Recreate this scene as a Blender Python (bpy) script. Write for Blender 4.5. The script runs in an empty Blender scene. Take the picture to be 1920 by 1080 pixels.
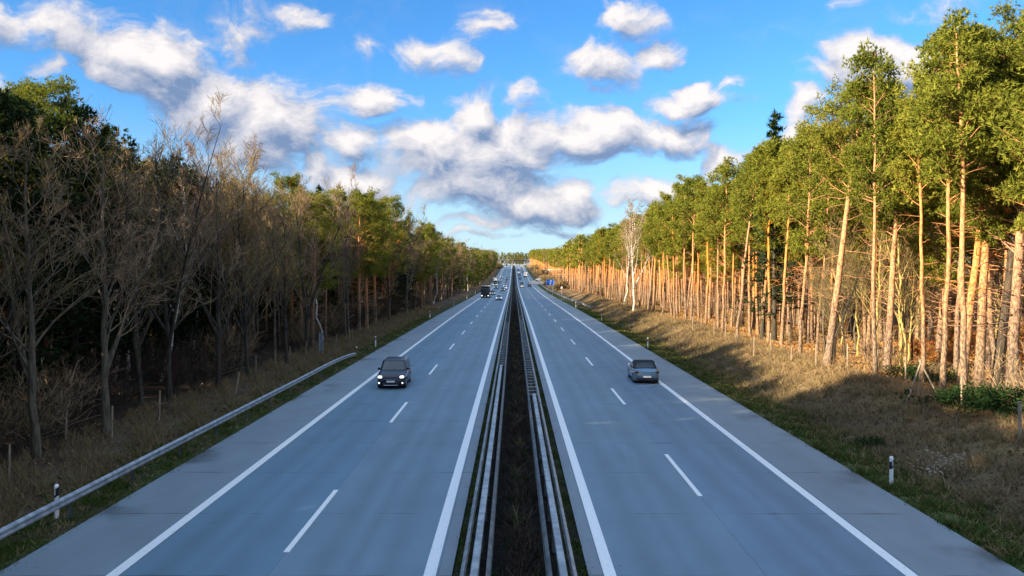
import bpy, math, random
import numpy as np
from mathutils import Vector, Matrix
# ------------------------------------------------------------------ camera, sky, sun, exposure
scene = bpy.context.scene
F, VX, VY, EYE = 1500.0, 963.0, 505.0, 7.5
cam_data = bpy.data.cameras.new('camera')
cam = bpy.data.objects.new('camera', cam_data)
scene.collection.objects.link(cam)
cam_data.sensor_width = 36.0
cam_data.lens = F / 1920.0 * 36.0
cam_data.clip_start = 0.1
cam_data.clip_end = 8000
cam.location = (0, 0, EYE)
cam.rotation_euler = (math.radians(90) - math.atan((540 - VY) / F), 0, math.atan((VX - 960) / F))
scene.camera = cam
scene.view_settings.view_transform = 'Standard'
scene.view_settings.look = 'None'
scene.view_settings.gamma = 1
scene.view_settings.exposure = 2.25
scene.cycles.max_bounces = 6
scene.cycles.diffuse_bounces = 3
scene.cycles.glossy_bounces = 2
scene.cycles.transparent_max_bounces = 8

SUN_EL = math.radians(17.6)
SUN_BACK = math.radians(30)          # how far the sun stands behind the perpendicular, on the left
travel = Vector((math.cos(SUN_BACK) * math.cos(SUN_EL), math.sin(SUN_BACK) * math.cos(SUN_EL), -math.sin(SUN_EL)))
sun_data = bpy.data.lights.new('sun', 'SUN')
sun_data.energy = 3.6
sun_data.angle = math.radians(0.5)
sun_data.color = (1.0, 0.80, 0.52)
sun = bpy.data.objects.new('sun', sun_data)
sun.rotation_euler = travel.to_track_quat('-Z', 'Y').to_euler()
sun.location = (-60, -30, 60)
scene.collection.objects.link(sun)

world = bpy.data.worlds.new('World')
scene.world = world
world.use_nodes = True
wt = world.node_tree
wt.nodes.clear()
def N(t, typ, **kw):
    n = t.nodes.new(typ)
    for k, v in kw.items():
        setattr(n, k, v)
    return n
def uv(px, py):
    u = math.atan((px - VX) / F)
    return u, math.atan((VY - py) / F * math.cos(u))
# clouds as soft ellipses in (azimuth, elevation), broken up by noise: centre, radii, amount
CLOUDS = [(285,115,112,66,1.25),(215,140,50,36,.8),(400,190,130,66,1.1),(545,235,108,92,1.15),(480,285,120,44,.8),(590,325,60,50,.85),
 (120,45,160,56,.8),(0,25,90,40,.6),(5,150,45,35,.9),(100,112,32,24,.7),(455,55,80,66,.5),(560,25,70,40,.5),(690,188,68,40,1.0),(765,178,40,30,.5),
 (800,100,70,40,.6),(850,120,50,50,.62),(915,60,62,50,.66),(885,225,62,58,1.1),(800,290,130,62,1.1),(930,290,150,75,1.25),(1080,255,150,56,1.2),(1230,255,120,44,1.2),(1310,245,60,20,.8),
 (900,350,160,56,1.1),(1000,385,130,40,1.1),(1080,382,56,36,1.35),(655,345,130,40,1.0),(660,275,60,42,.95),(980,185,42,42,.6),(1170,25,80,46,.8),(1130,118,90,54,.8),
 (1240,92,34,32,1.0),(1300,163,40,22,.8),(1285,192,100,28,.85),(1375,160,22,16,.6),(1700,125,140,58,1.35),(1560,138,100,22,.65),(1505,198,46,26,.9),
 (1362,306,44,32,1.1),(1490,262,60,40,1.1),(1230,362,90,30,.95),(1740,20,110,34,.5),(1580,12,40,18,.4),(890,412,150,18,.6),(870,435,150,10,.45),(1060,432,110,14,.45),(1900,160,90,50,.9),(690,90,70,26,.4)]
grp = bpy.data.node_groups.new('cloud_density', 'ShaderNodeTree')
grp.interface.new_socket('Vector', in_out='INPUT', socket_type='NodeSocketVector')
grp.interface.new_socket('Density', in_out='OUTPUT', socket_type='NodeSocketFloat')
gi, go = N(grp, 'NodeGroupInput'), N(grp, 'NodeGroupOutput')
def vm(t, op, a, b=None):
    n = N(t, 'ShaderNodeVectorMath', operation=op)
    for i, s in enumerate((a, b)):
        if s is None: continue
        if isinstance(s, (tuple, list)): n.inputs[i].default_value = s
        else: t.links.new(s, n.inputs[i])
    return n.outputs['Value'] if op == 'LENGTH' else n.outputs[0]
def mt(t, op, a, b=None, c=None, clamp=False):
    n = N(t, 'ShaderNodeMath', operation=op, use_clamp=clamp)
    for i, s in enumerate((a, b, c)):
        if s is None: continue
        if isinstance(s, (int, float)): n.inputs[i].default_value = s
        else: t.links.new(s, n.inputs[i])
    return n.outputs[0]
n1 = N(grp, 'ShaderNodeTexNoise'); n1.inputs['Scale'].default_value = 9; n1.inputs['Detail'].default_value = 5
grp.links.new(gi.outputs[0], n1.inputs['Vector'])
warp = vm(grp, 'MULTIPLY', vm(grp, 'SUBTRACT', n1.outputs['Color'], (.5, .5, .5)), (.13, .085, 0))
p = vm(grp, 'ADD', gi.outputs[0], warp)
dens = None
for (cx, cy, rx, ry, a) in CLOUDS:
    u, v = uv(cx, cy)
    q = vm(grp, 'MULTIPLY', vm(grp, 'SUBTRACT', p, (u, v, 0)), (F / (rx * 1.30), F / (ry * 1.30), 0))
    e = mt(grp, 'MULTIPLY', mt(grp, 'SUBTRACT', 1.0, vm(grp, 'LENGTH', q), clamp=True), a)
    dens = e if dens is None else mt(grp, 'SMOOTH_MAX', dens, e, .22)
dens = mt(grp, 'MULTIPLY', mt(grp, 'SUBTRACT', dens, .13, clamp=True), 1.15)
# unseen clouds outside the view of the road, added to brighten the shade
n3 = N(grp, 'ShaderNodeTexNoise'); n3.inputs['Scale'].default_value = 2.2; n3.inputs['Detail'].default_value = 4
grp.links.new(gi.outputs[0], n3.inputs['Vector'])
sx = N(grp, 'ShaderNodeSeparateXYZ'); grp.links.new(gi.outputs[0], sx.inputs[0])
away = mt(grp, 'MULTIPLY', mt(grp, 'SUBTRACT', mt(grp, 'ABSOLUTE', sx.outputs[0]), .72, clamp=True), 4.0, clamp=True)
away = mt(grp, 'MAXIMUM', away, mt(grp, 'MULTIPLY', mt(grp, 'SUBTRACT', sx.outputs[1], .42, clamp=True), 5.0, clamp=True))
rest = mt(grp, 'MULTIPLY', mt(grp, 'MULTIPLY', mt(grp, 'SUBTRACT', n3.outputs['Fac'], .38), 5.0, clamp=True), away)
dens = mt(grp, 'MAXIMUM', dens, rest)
n2 = N(grp, 'ShaderNodeTexNoise'); n2.inputs['Scale'].default_value = 14; n2.inputs['Detail'].default_value = 10; n2.inputs['Roughness'].default_value = .62
mp = N(grp, 'ShaderNodeMapping'); mp.inputs['Scale'].default_value = (1, 1.5, 1)
grp.links.new(p, mp.inputs['Vector']); grp.links.new(mp.outputs[0], n2.inputs['Vector'])
fb = mt(grp, 'MULTIPLY', mt(grp, 'SUBTRACT', n2.outputs['Fac'], .48), 2.1)
out = mt(grp, 'ADD', dens, fb)
out = mt(grp, 'MULTIPLY', out, mt(grp, 'MULTIPLY', dens, 6.0, clamp=True))
grp.links.new(out, go.inputs[0])

tc = N(wt, 'ShaderNodeTexCoord')
sp = N(wt, 'ShaderNodeSeparateXYZ'); wt.links.new(tc.outputs['Generated'], sp.inputs[0])
az = mt(wt, 'ARCTAN2', sp.outputs[0], sp.outputs[1])
el = mt(wt, 'ARCSINE', sp.outputs[2])
cv = N(wt, 'ShaderNodeCombineXYZ'); wt.links.new(az, cv.inputs[0]); wt.links.new(el, cv.inputs[1])
def dgroup(vec):
    g = N(wt, 'ShaderNodeGroup'); g.node_tree = grp; wt.links.new(vec, g.inputs[0]); return g.outputs[0]
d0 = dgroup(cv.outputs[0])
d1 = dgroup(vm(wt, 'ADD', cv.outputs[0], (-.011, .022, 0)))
def mrange(t, v, a, b, c=0., d=1.):
    n = N(t, 'ShaderNodeMapRange'); n.interpolation_type = 'SMOOTHSTEP'
    t.links.new(v, n.inputs[0])
    for i, s in enumerate((a, b, c, d)): n.inputs[i + 1].default_value = s
    return n.outputs[0]
alpha = mrange(wt, d0, .0, .56)
lit = mt(wt, 'MULTIPLY_ADD', mt(wt, 'SUBTRACT', d0, d1), .95, .40, clamp=True)
sky = N(wt, 'ShaderNodeTexSky'); sky.sky_type = 'NISHITA'; sky.sun_disc = False
sky.sun_elevation = SUN_EL
sky.sun_rotation = math.atan2(-travel.x, -travel.y) % (2 * math.pi)
sky.air_density = .85; sky.dust_density = .0; sky.ozone_density = 4.0
hs = N(wt, 'ShaderNodeHueSaturation'); hs.inputs['Saturation'].default_value = 1.17; hs.inputs['Value'].default_value = 1.0
wt.links.new(sky.outputs[0], hs.inputs['Color'])
def mixc(t, fac, a, b, mode='MIX'):
    n = N(t, 'ShaderNodeMix', data_type='RGBA', blend_type=mode)
    for idx, s in ((0, fac), (6, a), (7, b)):
        if isinstance(s, (int, float)): n.inputs[idx].default_value = s
        elif isinstance(s, (tuple, list)): n.inputs[idx].default_value = (s[0], s[1], s[2], 1)
        else: t.links.new(s, n.inputs[idx])
    return n.outputs[2]
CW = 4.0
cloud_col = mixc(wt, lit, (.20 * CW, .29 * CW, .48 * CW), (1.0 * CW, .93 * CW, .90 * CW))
high = mrange(wt, el, .42, .75, 1.0, 1.9); hc = N(wt, 'ShaderNodeCombineXYZ')  # unseen overhead clouds made brighter and bluer to fill the shade
for k, q in enumerate((.78, 1.0, 1.16)): wt.links.new(mt(wt, 'MULTIPLY', high, mt(wt, 'ADD', 1.0, mt(wt, 'MULTIPLY', mrange(wt, el, .40, .6), q - 1.0))), hc.inputs[k])
cloud_col = mixc(wt, 1.0, cloud_col, hc.outputs[0], 'MULTIPLY')
skyblue = mixc(wt, 1.0, hs.outputs[0], (.95, 1.04, 1.08), 'MULTIPLY')
hz = N(wt, 'ShaderNodeCombineXYZ'); hf = mrange(wt, el, -.02, .26, .66, .90)
for k in range(3): wt.links.new(hf, hz.inputs[k])
skyblue = mixc(wt, 1.0, skyblue, hz.outputs[0], 'MULTIPLY')
skyblue = mixc(wt, mrange(wt, el, .0, .20, .85, 0.), skyblue, (2.3, 3.2, 3.8))
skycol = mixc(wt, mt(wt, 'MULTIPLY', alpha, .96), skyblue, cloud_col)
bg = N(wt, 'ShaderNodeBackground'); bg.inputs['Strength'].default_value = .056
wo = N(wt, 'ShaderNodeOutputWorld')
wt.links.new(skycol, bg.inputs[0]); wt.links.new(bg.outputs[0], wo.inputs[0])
world.cycles.sampling_method = 'MANUAL'
world.cycles.sample_map_resolution = 512

# ------------------------------------------------------------------ helpers
rng = np.random.default_rng(7)
random.seed(7)
COL = scene.collection
def mesh_np(name, V, faces, mats, mi=None, smooth=False):
    """faces: (n,k) array or list of such arrays"""
    if isinstance(faces, np.ndarray): faces = [faces]
    faces = [np.asarray(f, dtype=np.int32) for f in faces if len(f)]
    me = bpy.data.meshes.new(name)
    V = np.asarray(V, dtype=np.float32)
    me.vertices.add(len(V)); me.vertices.foreach_set('co', V.ravel())
    loops = np.concatenate([f.ravel() for f in faces])
    sizes = np.concatenate([np.full(len(f), f.shape[1], dtype=np.int32) for f in faces])
    starts = np.concatenate([[0], np.cumsum(sizes)[:-1]]).astype(np.int32)
    me.loops.add(len(loops)); me.loops.foreach_set('vertex_index', loops)
    me.polygons.add(len(sizes)); me.polygons.foreach_set('loop_start', starts)
    if mi is not None: me.polygons.foreach_set('material_index', np.asarray(mi, dtype=np.int32))
    me.polygons.foreach_set('use_smooth', np.full(len(sizes), smooth))
    for m in (mats if isinstance(mats, (list, tuple)) else [mats]): me.materials.append(m)
    me.update(calc_edges=True)
    return me
def link(name, me, parent=None, loc=None):
    o = bpy.data.objects.new(name, me); COL.objects.link(o)
    if parent is not None: o.parent = parent
    if loc is not None: o.location = loc
    return o
def tag(o, label=None, cat=None, group=None, kind=None):
    if label: o['label'] = label
    if cat: o['category'] = cat
    if group: o['group'] = group
    if kind: o['kind'] = kind
    return o
def thing(name, label, cat, loc=(0, 0, 0), rz=0, group=None):
    o = bpy.data.objects.new(name, None); COL.objects.link(o)
    o.location = loc; o.rotation_euler = (0, 0, rz); o.empty_display_size = .3
    return tag(o, label, cat, group)
class MB:
    def __init__(s): s.v = []; s.f = []
    def add(s, vs, fs):
        b = len(s.v); s.v += [tuple(q) for q in vs]; s.f += [tuple(i + b for i in f) for f in fs]; return s
    def box(s, x0, x1, y0, y1, z0, z1, bev=0.0):
        if bev <= 0:
            vs = [(x, y, z) for z in (z0, z1) for y in (y0, y1) for x in (x0, x1)]
            return s.add(vs, [(0, 2, 3, 1), (4, 5, 7, 6), (0, 1, 5, 4), (2, 6, 7, 3), (0, 4, 6, 2), (1, 3, 7, 5)])
        b = bev
        rings = []
        for z, i in ((z0, b), (z0 + b, 0), (z1 - b, 0), (z1, b)):
            a0, a1, c0, c1 = x0 + i, x1 - i, y0 + i, y1 - i
            rings.append([(a0 + b, c0, z), (a1 - b, c0, z), (a1, c0 + b, z), (a1, c1 - b, z), (a1 - b, c1, z), (a0 + b, c1, z), (a0, c1 - b, z), (a0, c0 + b, z)])
        return s.loft(rings)
    def loft(s, rings, caps=True):
        n = len(rings[0]); vs = [q for r in rings for q in r]; fs = []
        for k in range(len(rings) - 1):
            for i in range(n):
                j = (i + 1) % n
                fs.append((k * n + i, k * n + j, (k + 1) * n + j, (k + 1) * n + i))
        if caps: fs += [tuple(range(n - 1, -1, -1)), tuple((len(rings) - 1) * n + i for i in range(n))]
        return s.add(vs, fs)
    def cyl(s, p0, p1, r0, r1=None, n=12):
        r1 = r0 if r1 is None else r1
        p0, p1 = Vector(p0), Vector(p1); d = (p1 - p0).normalized()
        a = d.orthogonal().normalized(); b = d.cross(a)
        rg = [[tuple(p + (a * math.cos(t) + b * math.sin(t)) * r) for t in [2 * math.pi * i / n for i in range(n)]] for p, r in ((p0, r0), (p1, r1))]
        return s.loft(rg)
    def build(s, name, mat, parent=None, loc=None, smooth=False):
        me = bpy.data.meshes.new(name); me.from_pydata(s.v, [], s.f); me.materials.append(mat)
        if smooth:
            for q in me.polygons: q.use_smooth = True
        me.update(); return link(name, me, parent, loc)

def mat(name, base=(.5, .5, .5), rough=.8, metal=0., emit=None, es=0., coat=0.):
    m = bpy.data.materials.new(name); m.use_nodes = True
    b = m.node_tree.nodes['Principled BSDF']
    b.inputs['Base Color'].default_value = (*base, 1); b.inputs['Roughness'].default_value = rough; b.inputs['Metallic'].default_value = metal
    if coat: b.inputs['Coat Weight'].default_value = coat
    if emit: b.inputs['Emission Color'].default_value = (*emit, 1); b.inputs['Emission Strength'].default_value = es
    return m
def noisy(name, c1, c2, scale=4., rough=.85, metal=0., detail=6, bump=0., coords='Object', stretch=(1, 1, 1), lo=.35, hi=.65, coat=0.):
    m = mat(name, c1, rough, metal, coat=coat); t = m.node_tree; b = t.nodes['Principled BSDF']
    if coords == 'Position': v = N(t, 'ShaderNodeNewGeometry').outputs['Position']
    else: v = N(t, 'ShaderNodeTexCoord').outputs[coords]
    v = vm(t, 'MULTIPLY', v, stretch)
    n = N(t, 'ShaderNodeTexNoise'); n.inputs['Scale'].default_value = scale; n.inputs['Detail'].default_value = detail
    t.links.new(v, n.inputs['Vector'])
    f = mrange(t, n.outputs['Fac'], lo, hi)
    t.links.new(mixc(t, f, c1, c2), b.inputs['Base Color'])
    if bump:
        bp = N(t, 'ShaderNodeBump'); bp.inputs['Strength'].default_value = bump; bp.inputs['Distance'].default_value = .05
        t.links.new(n.outputs['Fac'], bp.inputs['Height']); t.links.new(bp.outputs[0], b.inputs['Normal'])
    return m
def leafy(name, cols, transl=.3, rough=.7):
    """small leaves, needles, twigs: each island its own tint, each plant a slight shift of its own"""
    m = bpy.data.materials.new(name); m.use_nodes = True; t = m.node_tree; t.nodes.clear()
    g = N(t, 'ShaderNodeNewGeometry'); r = N(t, 'ShaderNodeValToRGB')
    els = r.color_ramp.elements
    while len(els) < len(cols): els.new(.5)
    for i, c in enumerate(cols):
        els[i].position = i / max(1, len(cols) - 1); els[i].color = (*c, 1)
    t.links.new(g.outputs['Random Per Island'], r.inputs[0])
    oi = N(t, 'ShaderNodeObjectInfo')
    hsv = N(t, 'ShaderNodeHueSaturation'); t.links.new(r.outputs[0], hsv.inputs['Color'])
    t.links.new(mt(t, 'MULTIPLY_ADD', oi.outputs['Random'], .5, .75), hsv.inputs['Value'])
    t.links.new(mt(t, 'MULTIPLY_ADD', oi.outputs['Random'], -.03, .515), hsv.inputs['Hue'])
    d = N(t, 'ShaderNodeBsdfDiffuse'); t.links.new(hsv.outputs[0], d.inputs[0])
    o = N(t, 'ShaderNodeOutputMaterial')
    if transl > 0:
        tr = N(t, 'ShaderNodeBsdfTranslucent'); t.links.new(hsv.outputs[0], tr.inputs[0])
        mx = N(t, 'ShaderNodeMixShader'); mx.inputs[0].default_value = transl
        t.links.new(d.outputs[0], mx.inputs[1]); t.links.new(tr.outputs[0], mx.inputs[2]); t.links.new(mx.outputs[0], o.inputs[0])
    else: t.links.new(d.outputs[0], o.inputs[0])
    return m

# ------------------------------------------------------------------ the lie of the land
_ys = np.arange(-200, 3000, 5.0)
_z = np.interp(_ys, [-200, 60, 130, 216, 300, 386, 470, 554, 700, 800, 950, 1100, 1300, 3000], [0, 0, -.15, -.8, -1.25, -1.2, -.2, 1.7, 5.2, 8.0, 11.3, 13.2, 14, 14])
_k = np.ones(13) / 13
_z = np.convolve(np.pad(_z, 6, mode='edge'), _k, mode='valid')
def zr(y): return np.interp(y, _ys, _z)
def wob(x, y, s=1., ph=0.):
    x = np.asarray(x, float) * s; y = np.asarray(y, float) * s
    return (np.sin(x * 1.3 + y * .7 + ph) + np.sin(x * .6 - y * 1.7 + 2 + ph) + np.sin(x * 2.9 + y * 2.3 + 4 * ph) * .5 + np.sin(-x * 3.1 + y * 4.3 + 1) * .3) / 2.8
def sst(a, b, x):
    t = np.clip((np.asarray(x, float) - a) / (b - a), 0, 1); return t * t * (3 - 2 * t)
MOUNDS = [(19.5, 50, 3.0, 14, .25), (18.0, 88, 2.6, 6.5, .95), (16.4, 69, 2.2, 4.5, .35), (16.8, 112, 2.0, 6.5, .9), (18, 138, 2.4, 8, .5), (17.2, 165, 2.2, 7, 1.1), (18.5, 200, 2.4, 9, 1.2), (17.5, 230, 3, 8, .8)]
def gz(x, y):
    x = np.asarray(x, float); y = np.asarray(y, float)
    z = zr(y)
    base = np.where(np.abs(x) < 12.9, -.10, 0.)
    a = -x
    left = -.05 - .12 * sst(12.9, 15, a) + .30 * sst(15.5, 20, a) + .10 * wob(x, y, .45) * sst(13.6, 17, a) + .25 * wob(x, y, .12, 1) * sst(18, 26, a)
    r = x
    right = -.05 - .30 * sst(12.9, 14.8, r) + 1.45 * sst(15.0, 20.5, r) + .10 * wob(x, y, .5) * sst(14, 16, r) + .30 * wob(x, y, .13, 2) * sst(21, 28, r) - .35 * sst(24, 36, r)
    for (mx, my, sx_, sy_, h) in MOUNDS:
        right = right + h * np.exp(-((x - mx) / sx_) ** 2 - ((y - my) / sy_) ** 2)
    z = z + np.where(x < -12.9, left, np.where(x > 12.75, right, base))
    return z
def ground(x, y): return float(gz(x, y))
def at(px, py, z=0.):
    d = (EYE - z) * F / (py - VY); return (px - VX) / F * d, d

# ------------------------------------------------------------------ materials
def ground_material():
    m = mat('ground_soil', (.1, .08, .05), .95); t = m.node_tree; b = t.nodes['Principled BSDF']
    b.inputs['Specular IOR Level'].default_value = .15
    g = N(t, 'ShaderNodeNewGeometry'); s = N(t, 'ShaderNodeSeparateXYZ'); t.links.new(g.outputs['Position'], s.inputs[0])
    def ns(scale, detail=6):
        n = N(t, 'ShaderNodeTexNoise'); n.inputs['Scale'].default_value = scale; n.inputs['Detail'].default_value = detail
        t.links.new(g.outputs['Position'], n.inputs['Vector']); return n.outputs['Fac']
    big, mid, fine = ns(.35, 8), ns(1.6, 8), ns(9, 6)
    w = mt(t, 'ADD', s.outputs[0], mt(t, 'MULTIPLY', mt(t, 'SUBTRACT', mid, .5), 3.0))
    f = N(t, 'ShaderNodeMapRange'); t.links.new(w, f.inputs[0]); f.inputs[1].default_value = -60; f.inputs[2].default_value = 60
    def ramp(stops):
        r = N(t, 'ShaderNodeValToRGB'); e = r.color_ramp.elements
        while len(e) < len(stops): e.new(.5)
        for i, (x, c) in enumerate(stops): e[i].position = (x + 60) / 120; e[i].color = (*c, 1)
        t.links.new(f.outputs[0], r.inputs[0]); return r.outputs[0]
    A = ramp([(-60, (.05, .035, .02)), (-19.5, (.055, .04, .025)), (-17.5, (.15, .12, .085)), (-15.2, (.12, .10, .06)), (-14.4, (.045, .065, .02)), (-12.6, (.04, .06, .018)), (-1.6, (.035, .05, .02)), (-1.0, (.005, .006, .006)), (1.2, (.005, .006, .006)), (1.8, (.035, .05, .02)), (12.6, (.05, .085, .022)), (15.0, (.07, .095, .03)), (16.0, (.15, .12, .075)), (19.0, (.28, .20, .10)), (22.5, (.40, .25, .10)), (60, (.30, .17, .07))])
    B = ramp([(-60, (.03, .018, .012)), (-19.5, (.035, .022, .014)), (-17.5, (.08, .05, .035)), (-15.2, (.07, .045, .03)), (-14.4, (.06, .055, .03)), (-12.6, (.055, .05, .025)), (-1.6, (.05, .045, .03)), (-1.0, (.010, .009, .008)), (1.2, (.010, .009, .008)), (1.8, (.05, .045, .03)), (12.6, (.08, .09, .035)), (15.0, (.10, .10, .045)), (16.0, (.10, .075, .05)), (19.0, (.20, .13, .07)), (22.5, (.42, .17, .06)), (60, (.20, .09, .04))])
    c = mixc(t, mrange(t, mt(t, 'ADD', mt(t, 'MULTIPLY', big, .6), mt(t, 'MULTIPLY', fine, .4)), .42, .58), A, B)
    c2 = mixc(t, mrange(t, fine, .3, .75), mixc(t, 1., c, (.6, .6, .6), 'MULTIPLY'), mixc(t, 1., c, (1.35, 1.3, 1.25), 'MULTIPLY'))
    t.links.new(c2, b.inputs['Base Color'])
    bp = N(t, 'ShaderNodeBump'); bp.inputs['Strength'].default_value = .9; bp.inputs['Distance'].default_value = .12
    t.links.new(mt(t, 'ADD', fine, mid), bp.inputs['Height']); t.links.new(bp.outputs[0], b.inputs['Normal'])
    return m
def road_material(name, side, lanes, tints, shoulder):
    m = mat(name, (.3, .3, .3), .8); t = m.node_tree; b = t.nodes['Principled BSDF']
    g = N(t, 'ShaderNodeNewGeometry'); s = N(t, 'ShaderNodeSeparateXYZ'); t.links.new(g.outputs['Position'], s.inputs[0])
    X, Y = s.outputs[0], s.outputs[1]
    def ns(scale, detail=6, st=(1, 1, 1)):
        n = N(t, 'ShaderNodeTexNoise'); n.inputs['Scale'].default_value = scale; n.inputs['Detail'].default_value = detail
        t.links.new(vm(t, 'MULTIPLY', g.outputs['Position'], st), n.inputs['Vector']); return n.outputs['Fac']
    # lane by lane concrete
    col = None
    for i, (x0, tint) in enumerate(tints):
        col = tint if col is None else mixc(t, mt(t, 'GREATER_THAN', X, x0), col, tint)
    def scale_by(c, v):
        cc = N(t, 'ShaderNodeCombineXYZ')
        for k in range(3): t.links.new(v, cc.inputs[k])
        return mixc(t, 1., c, cc.outputs[0], 'MULTIPLY')
    # slabs differ slightly: random per 5 m slab
    cell = N(t, 'ShaderNodeTexWhiteNoise', noise_dimensions='2D')
    cvn = N(t, 'ShaderNodeCombineXYZ')
    t.links.new(mt(t, 'FLOOR', mt(t, 'DIVIDE', Y, 5.0)), cvn.inputs[0]); t.links.new(mt(t, 'FLOOR', mt(t, 'DIVIDE', X, 3.9)), cvn.inputs[1])
    t.links.new(cvn.outputs[0], cell.inputs['Vector'])
    v = mt(t, 'MULTIPLY_ADD', cell.outputs['Value'], .05, .975)
    v = mt(t, 'MULTIPLY', v, mt(t, 'MULTIPLY_ADD', ns(.18, 5, (1.2, .7, 1)), .44, .78))
    v = mt(t, 'MULTIPLY', v, mt(t, 'MULTIPLY_ADD', ns(1.2, 8, (1, .35, 1)), .34, .83))
    v = mt(t, 'MULTIPLY', v, mt(t, 'MULTIPLY_ADD', ns(45, 3), .24, .88))
    # worn wheel tracks, slightly darker with rubber
    for lx in lanes:
        for o in (-.85, .85):
            dd = mt(t, 'ABSOLUTE', mt(t, 'SUBTRACT', X, lx + o))
            v = mt(t, 'MULTIPLY', v, mrange(t, dd, .0, .6, .86, 1.0))
        v = mt(t, 'MULTIPLY', v, mrange(t, mt(t, 'ADD', mt(t, 'ABSOLUTE', mt(t, 'SUBTRACT', X, lx)), mt(t, 'MULTIPLY', ns(2.5, 4, (1, .12, 1)), .5)), .25, .55, .90, 1.0))
    v = mt(t, 'MULTIPLY', v, mrange(t, ns(3.2, 8, (1, .7, 1)), .66, .74, 1.0, .82))
    # joints every 5 m, sealed
    jit = mt(t, 'MULTIPLY', mt(t, 'SUBTRACT', ns(.8, 3), .5), .05)
    fy = mt(t, 'ABSOLUTE', mt(t, 'SUBTRACT', mt(t, 'FRACT', mt(t, 'ADD', mt(t, 'DIVIDE', Y, 5.0), .62)), .5))
    jo = mt(t, 'LESS_THAN', mt(t, 'ADD', fy, jit), .005)
    strength = mrange(t, ns(.25, 2), .35, .62, .12, .60)
    v = mt(t, 'MULTIPLY', v, mt(t, 'SUBTRACT', 1.0, mt(t, 'MULTIPLY', jo, strength)))
    for jx in [tints[k][0] for k in range(1, len(tints))] + shoulder:
        dj = mt(t, 'ABSOLUTE', mt(t, 'ADD', mt(t, 'SUBTRACT', X, jx), jit))
        v = mt(t, 'MULTIPLY', v, mt(t, 'SUBTRACT', 1.0, mt(t, 'MULTIPLY', mt(t, 'LESS_THAN', dj, .012), .35)))
    # damp dirt at the verge on the hard shoulder, cracks
    edge = mrange(t, mt(t, 'ABSOLUTE', X), 10.6, 12.6, 0, 1)
    st = mt(t, 'MULTIPLY', mrange(t, ns(.33, 5, (1, .8, 1)), .53, .68), edge)
    v = mt(t, 'MULTIPLY', v, mt(t, 'SUBTRACT', 1.0, mt(t, 'MULTIPLY', st, .62)))
    cr = mt(t, 'MULTIPLY', mt(t, 'LESS_THAN', mt(t, 'ABSOLUTE', mt(t, 'SUBTRACT', ns(.5, 9), .5)), .0018), mrange(t, ns(.07, 2), .5, .62))
    v = mt(t, 'MULTIPLY', v, mt(t, 'SUBTRACT', 1.0, mt(t, 'MULTIPLY', cr, .4)))
    t.links.new(scale_by(col, v), b.inputs['Base Color'])
    b.inputs['Roughness'].default_value = .62
    bp = N(t, 'ShaderNodeBump'); bp.inputs['Strength'].default_value = .25; bp.inputs['Distance'].default_value = .01
    t.links.new(ns(60, 3), bp.inputs['Height']); t.links.new(bp.outputs[0], b.inputs['Normal'])
    return m
def line_material():
    m = mat('white_road_paint', (.74, .76, .78), .6); t = m.node_tree; b = t.nodes['Principled BSDF']
    g = N(t, 'ShaderNodeNewGeometry')
    n = N(t, 'ShaderNodeTexNoise'); n.inputs['Scale'].default_value = 14; n.inputs['Detail'].default_value = 8; t.links.new(g.outputs['Position'], n.inputs['Vector'])
    t.links.new(mixc(t, mrange(t, n.outputs['Fac'], .54, .76), (.76, .77, .78), (.40, .43, .46)), b.inputs['Base Color'])
    return m
M = {}
M['ground'] = ground_material()
M['paint'] = line_material()
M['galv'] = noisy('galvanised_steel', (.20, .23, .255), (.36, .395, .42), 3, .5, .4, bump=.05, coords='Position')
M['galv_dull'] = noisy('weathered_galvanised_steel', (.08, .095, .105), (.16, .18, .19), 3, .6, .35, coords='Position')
M['wood'] = noisy('weathered_wood', (.20, .15, .11), (.34, .28, .22), 6, .9, stretch=(3, 3, .4))
M['plastic_white'] = mat('white_plastic', (.82, .83, .84), .45)
M['black'] = mat('black_plastic', (.012, .012, .014), .5)
M['rubber'] = mat('tyre_rubber', (.015, .015, .016), .8)
M['rim'] = mat('alloy', (.42, .43, .45), .35, .8)
M['glass'] = mat('tinted_glass', (.012, .02, .03), .06); M['glass'].node_tree.nodes['Principled BSDF'].inputs['Specular IOR Level'].default_value = .9
M['chrome'] = mat('bright_metal', (.65, .67, .7), .2, 1.)
M['lamp_on'] = mat('headlamp_glass_lit', (.9, .9, .9), .15, emit=(1, .97, .9), es=.45)
M['lamp_off'] = mat('headlamp_glass', (.75, .78, .82), .12, .4)
M['red'] = mat('tail_lamp_red', (.13, .012, .018), .2)
M['amber'] = mat('amber_reflector', (.8, .3, .03), .3)
M['plate'] = mat('number_plate', (.75, .76, .78), .5)
M['fabric'] = mat('soft_top_fabric', (.014, .016, .022), .9)
M['blue_sign'] = mat('blue_sign_face', (.008, .09, .48), .4)
M['white_sign'] = mat('white_sign_face', (.8, .8, .8), .4)
M['reflector'] = mat('white_reflector', (.7, .72, .76), .15, .3)
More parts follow.
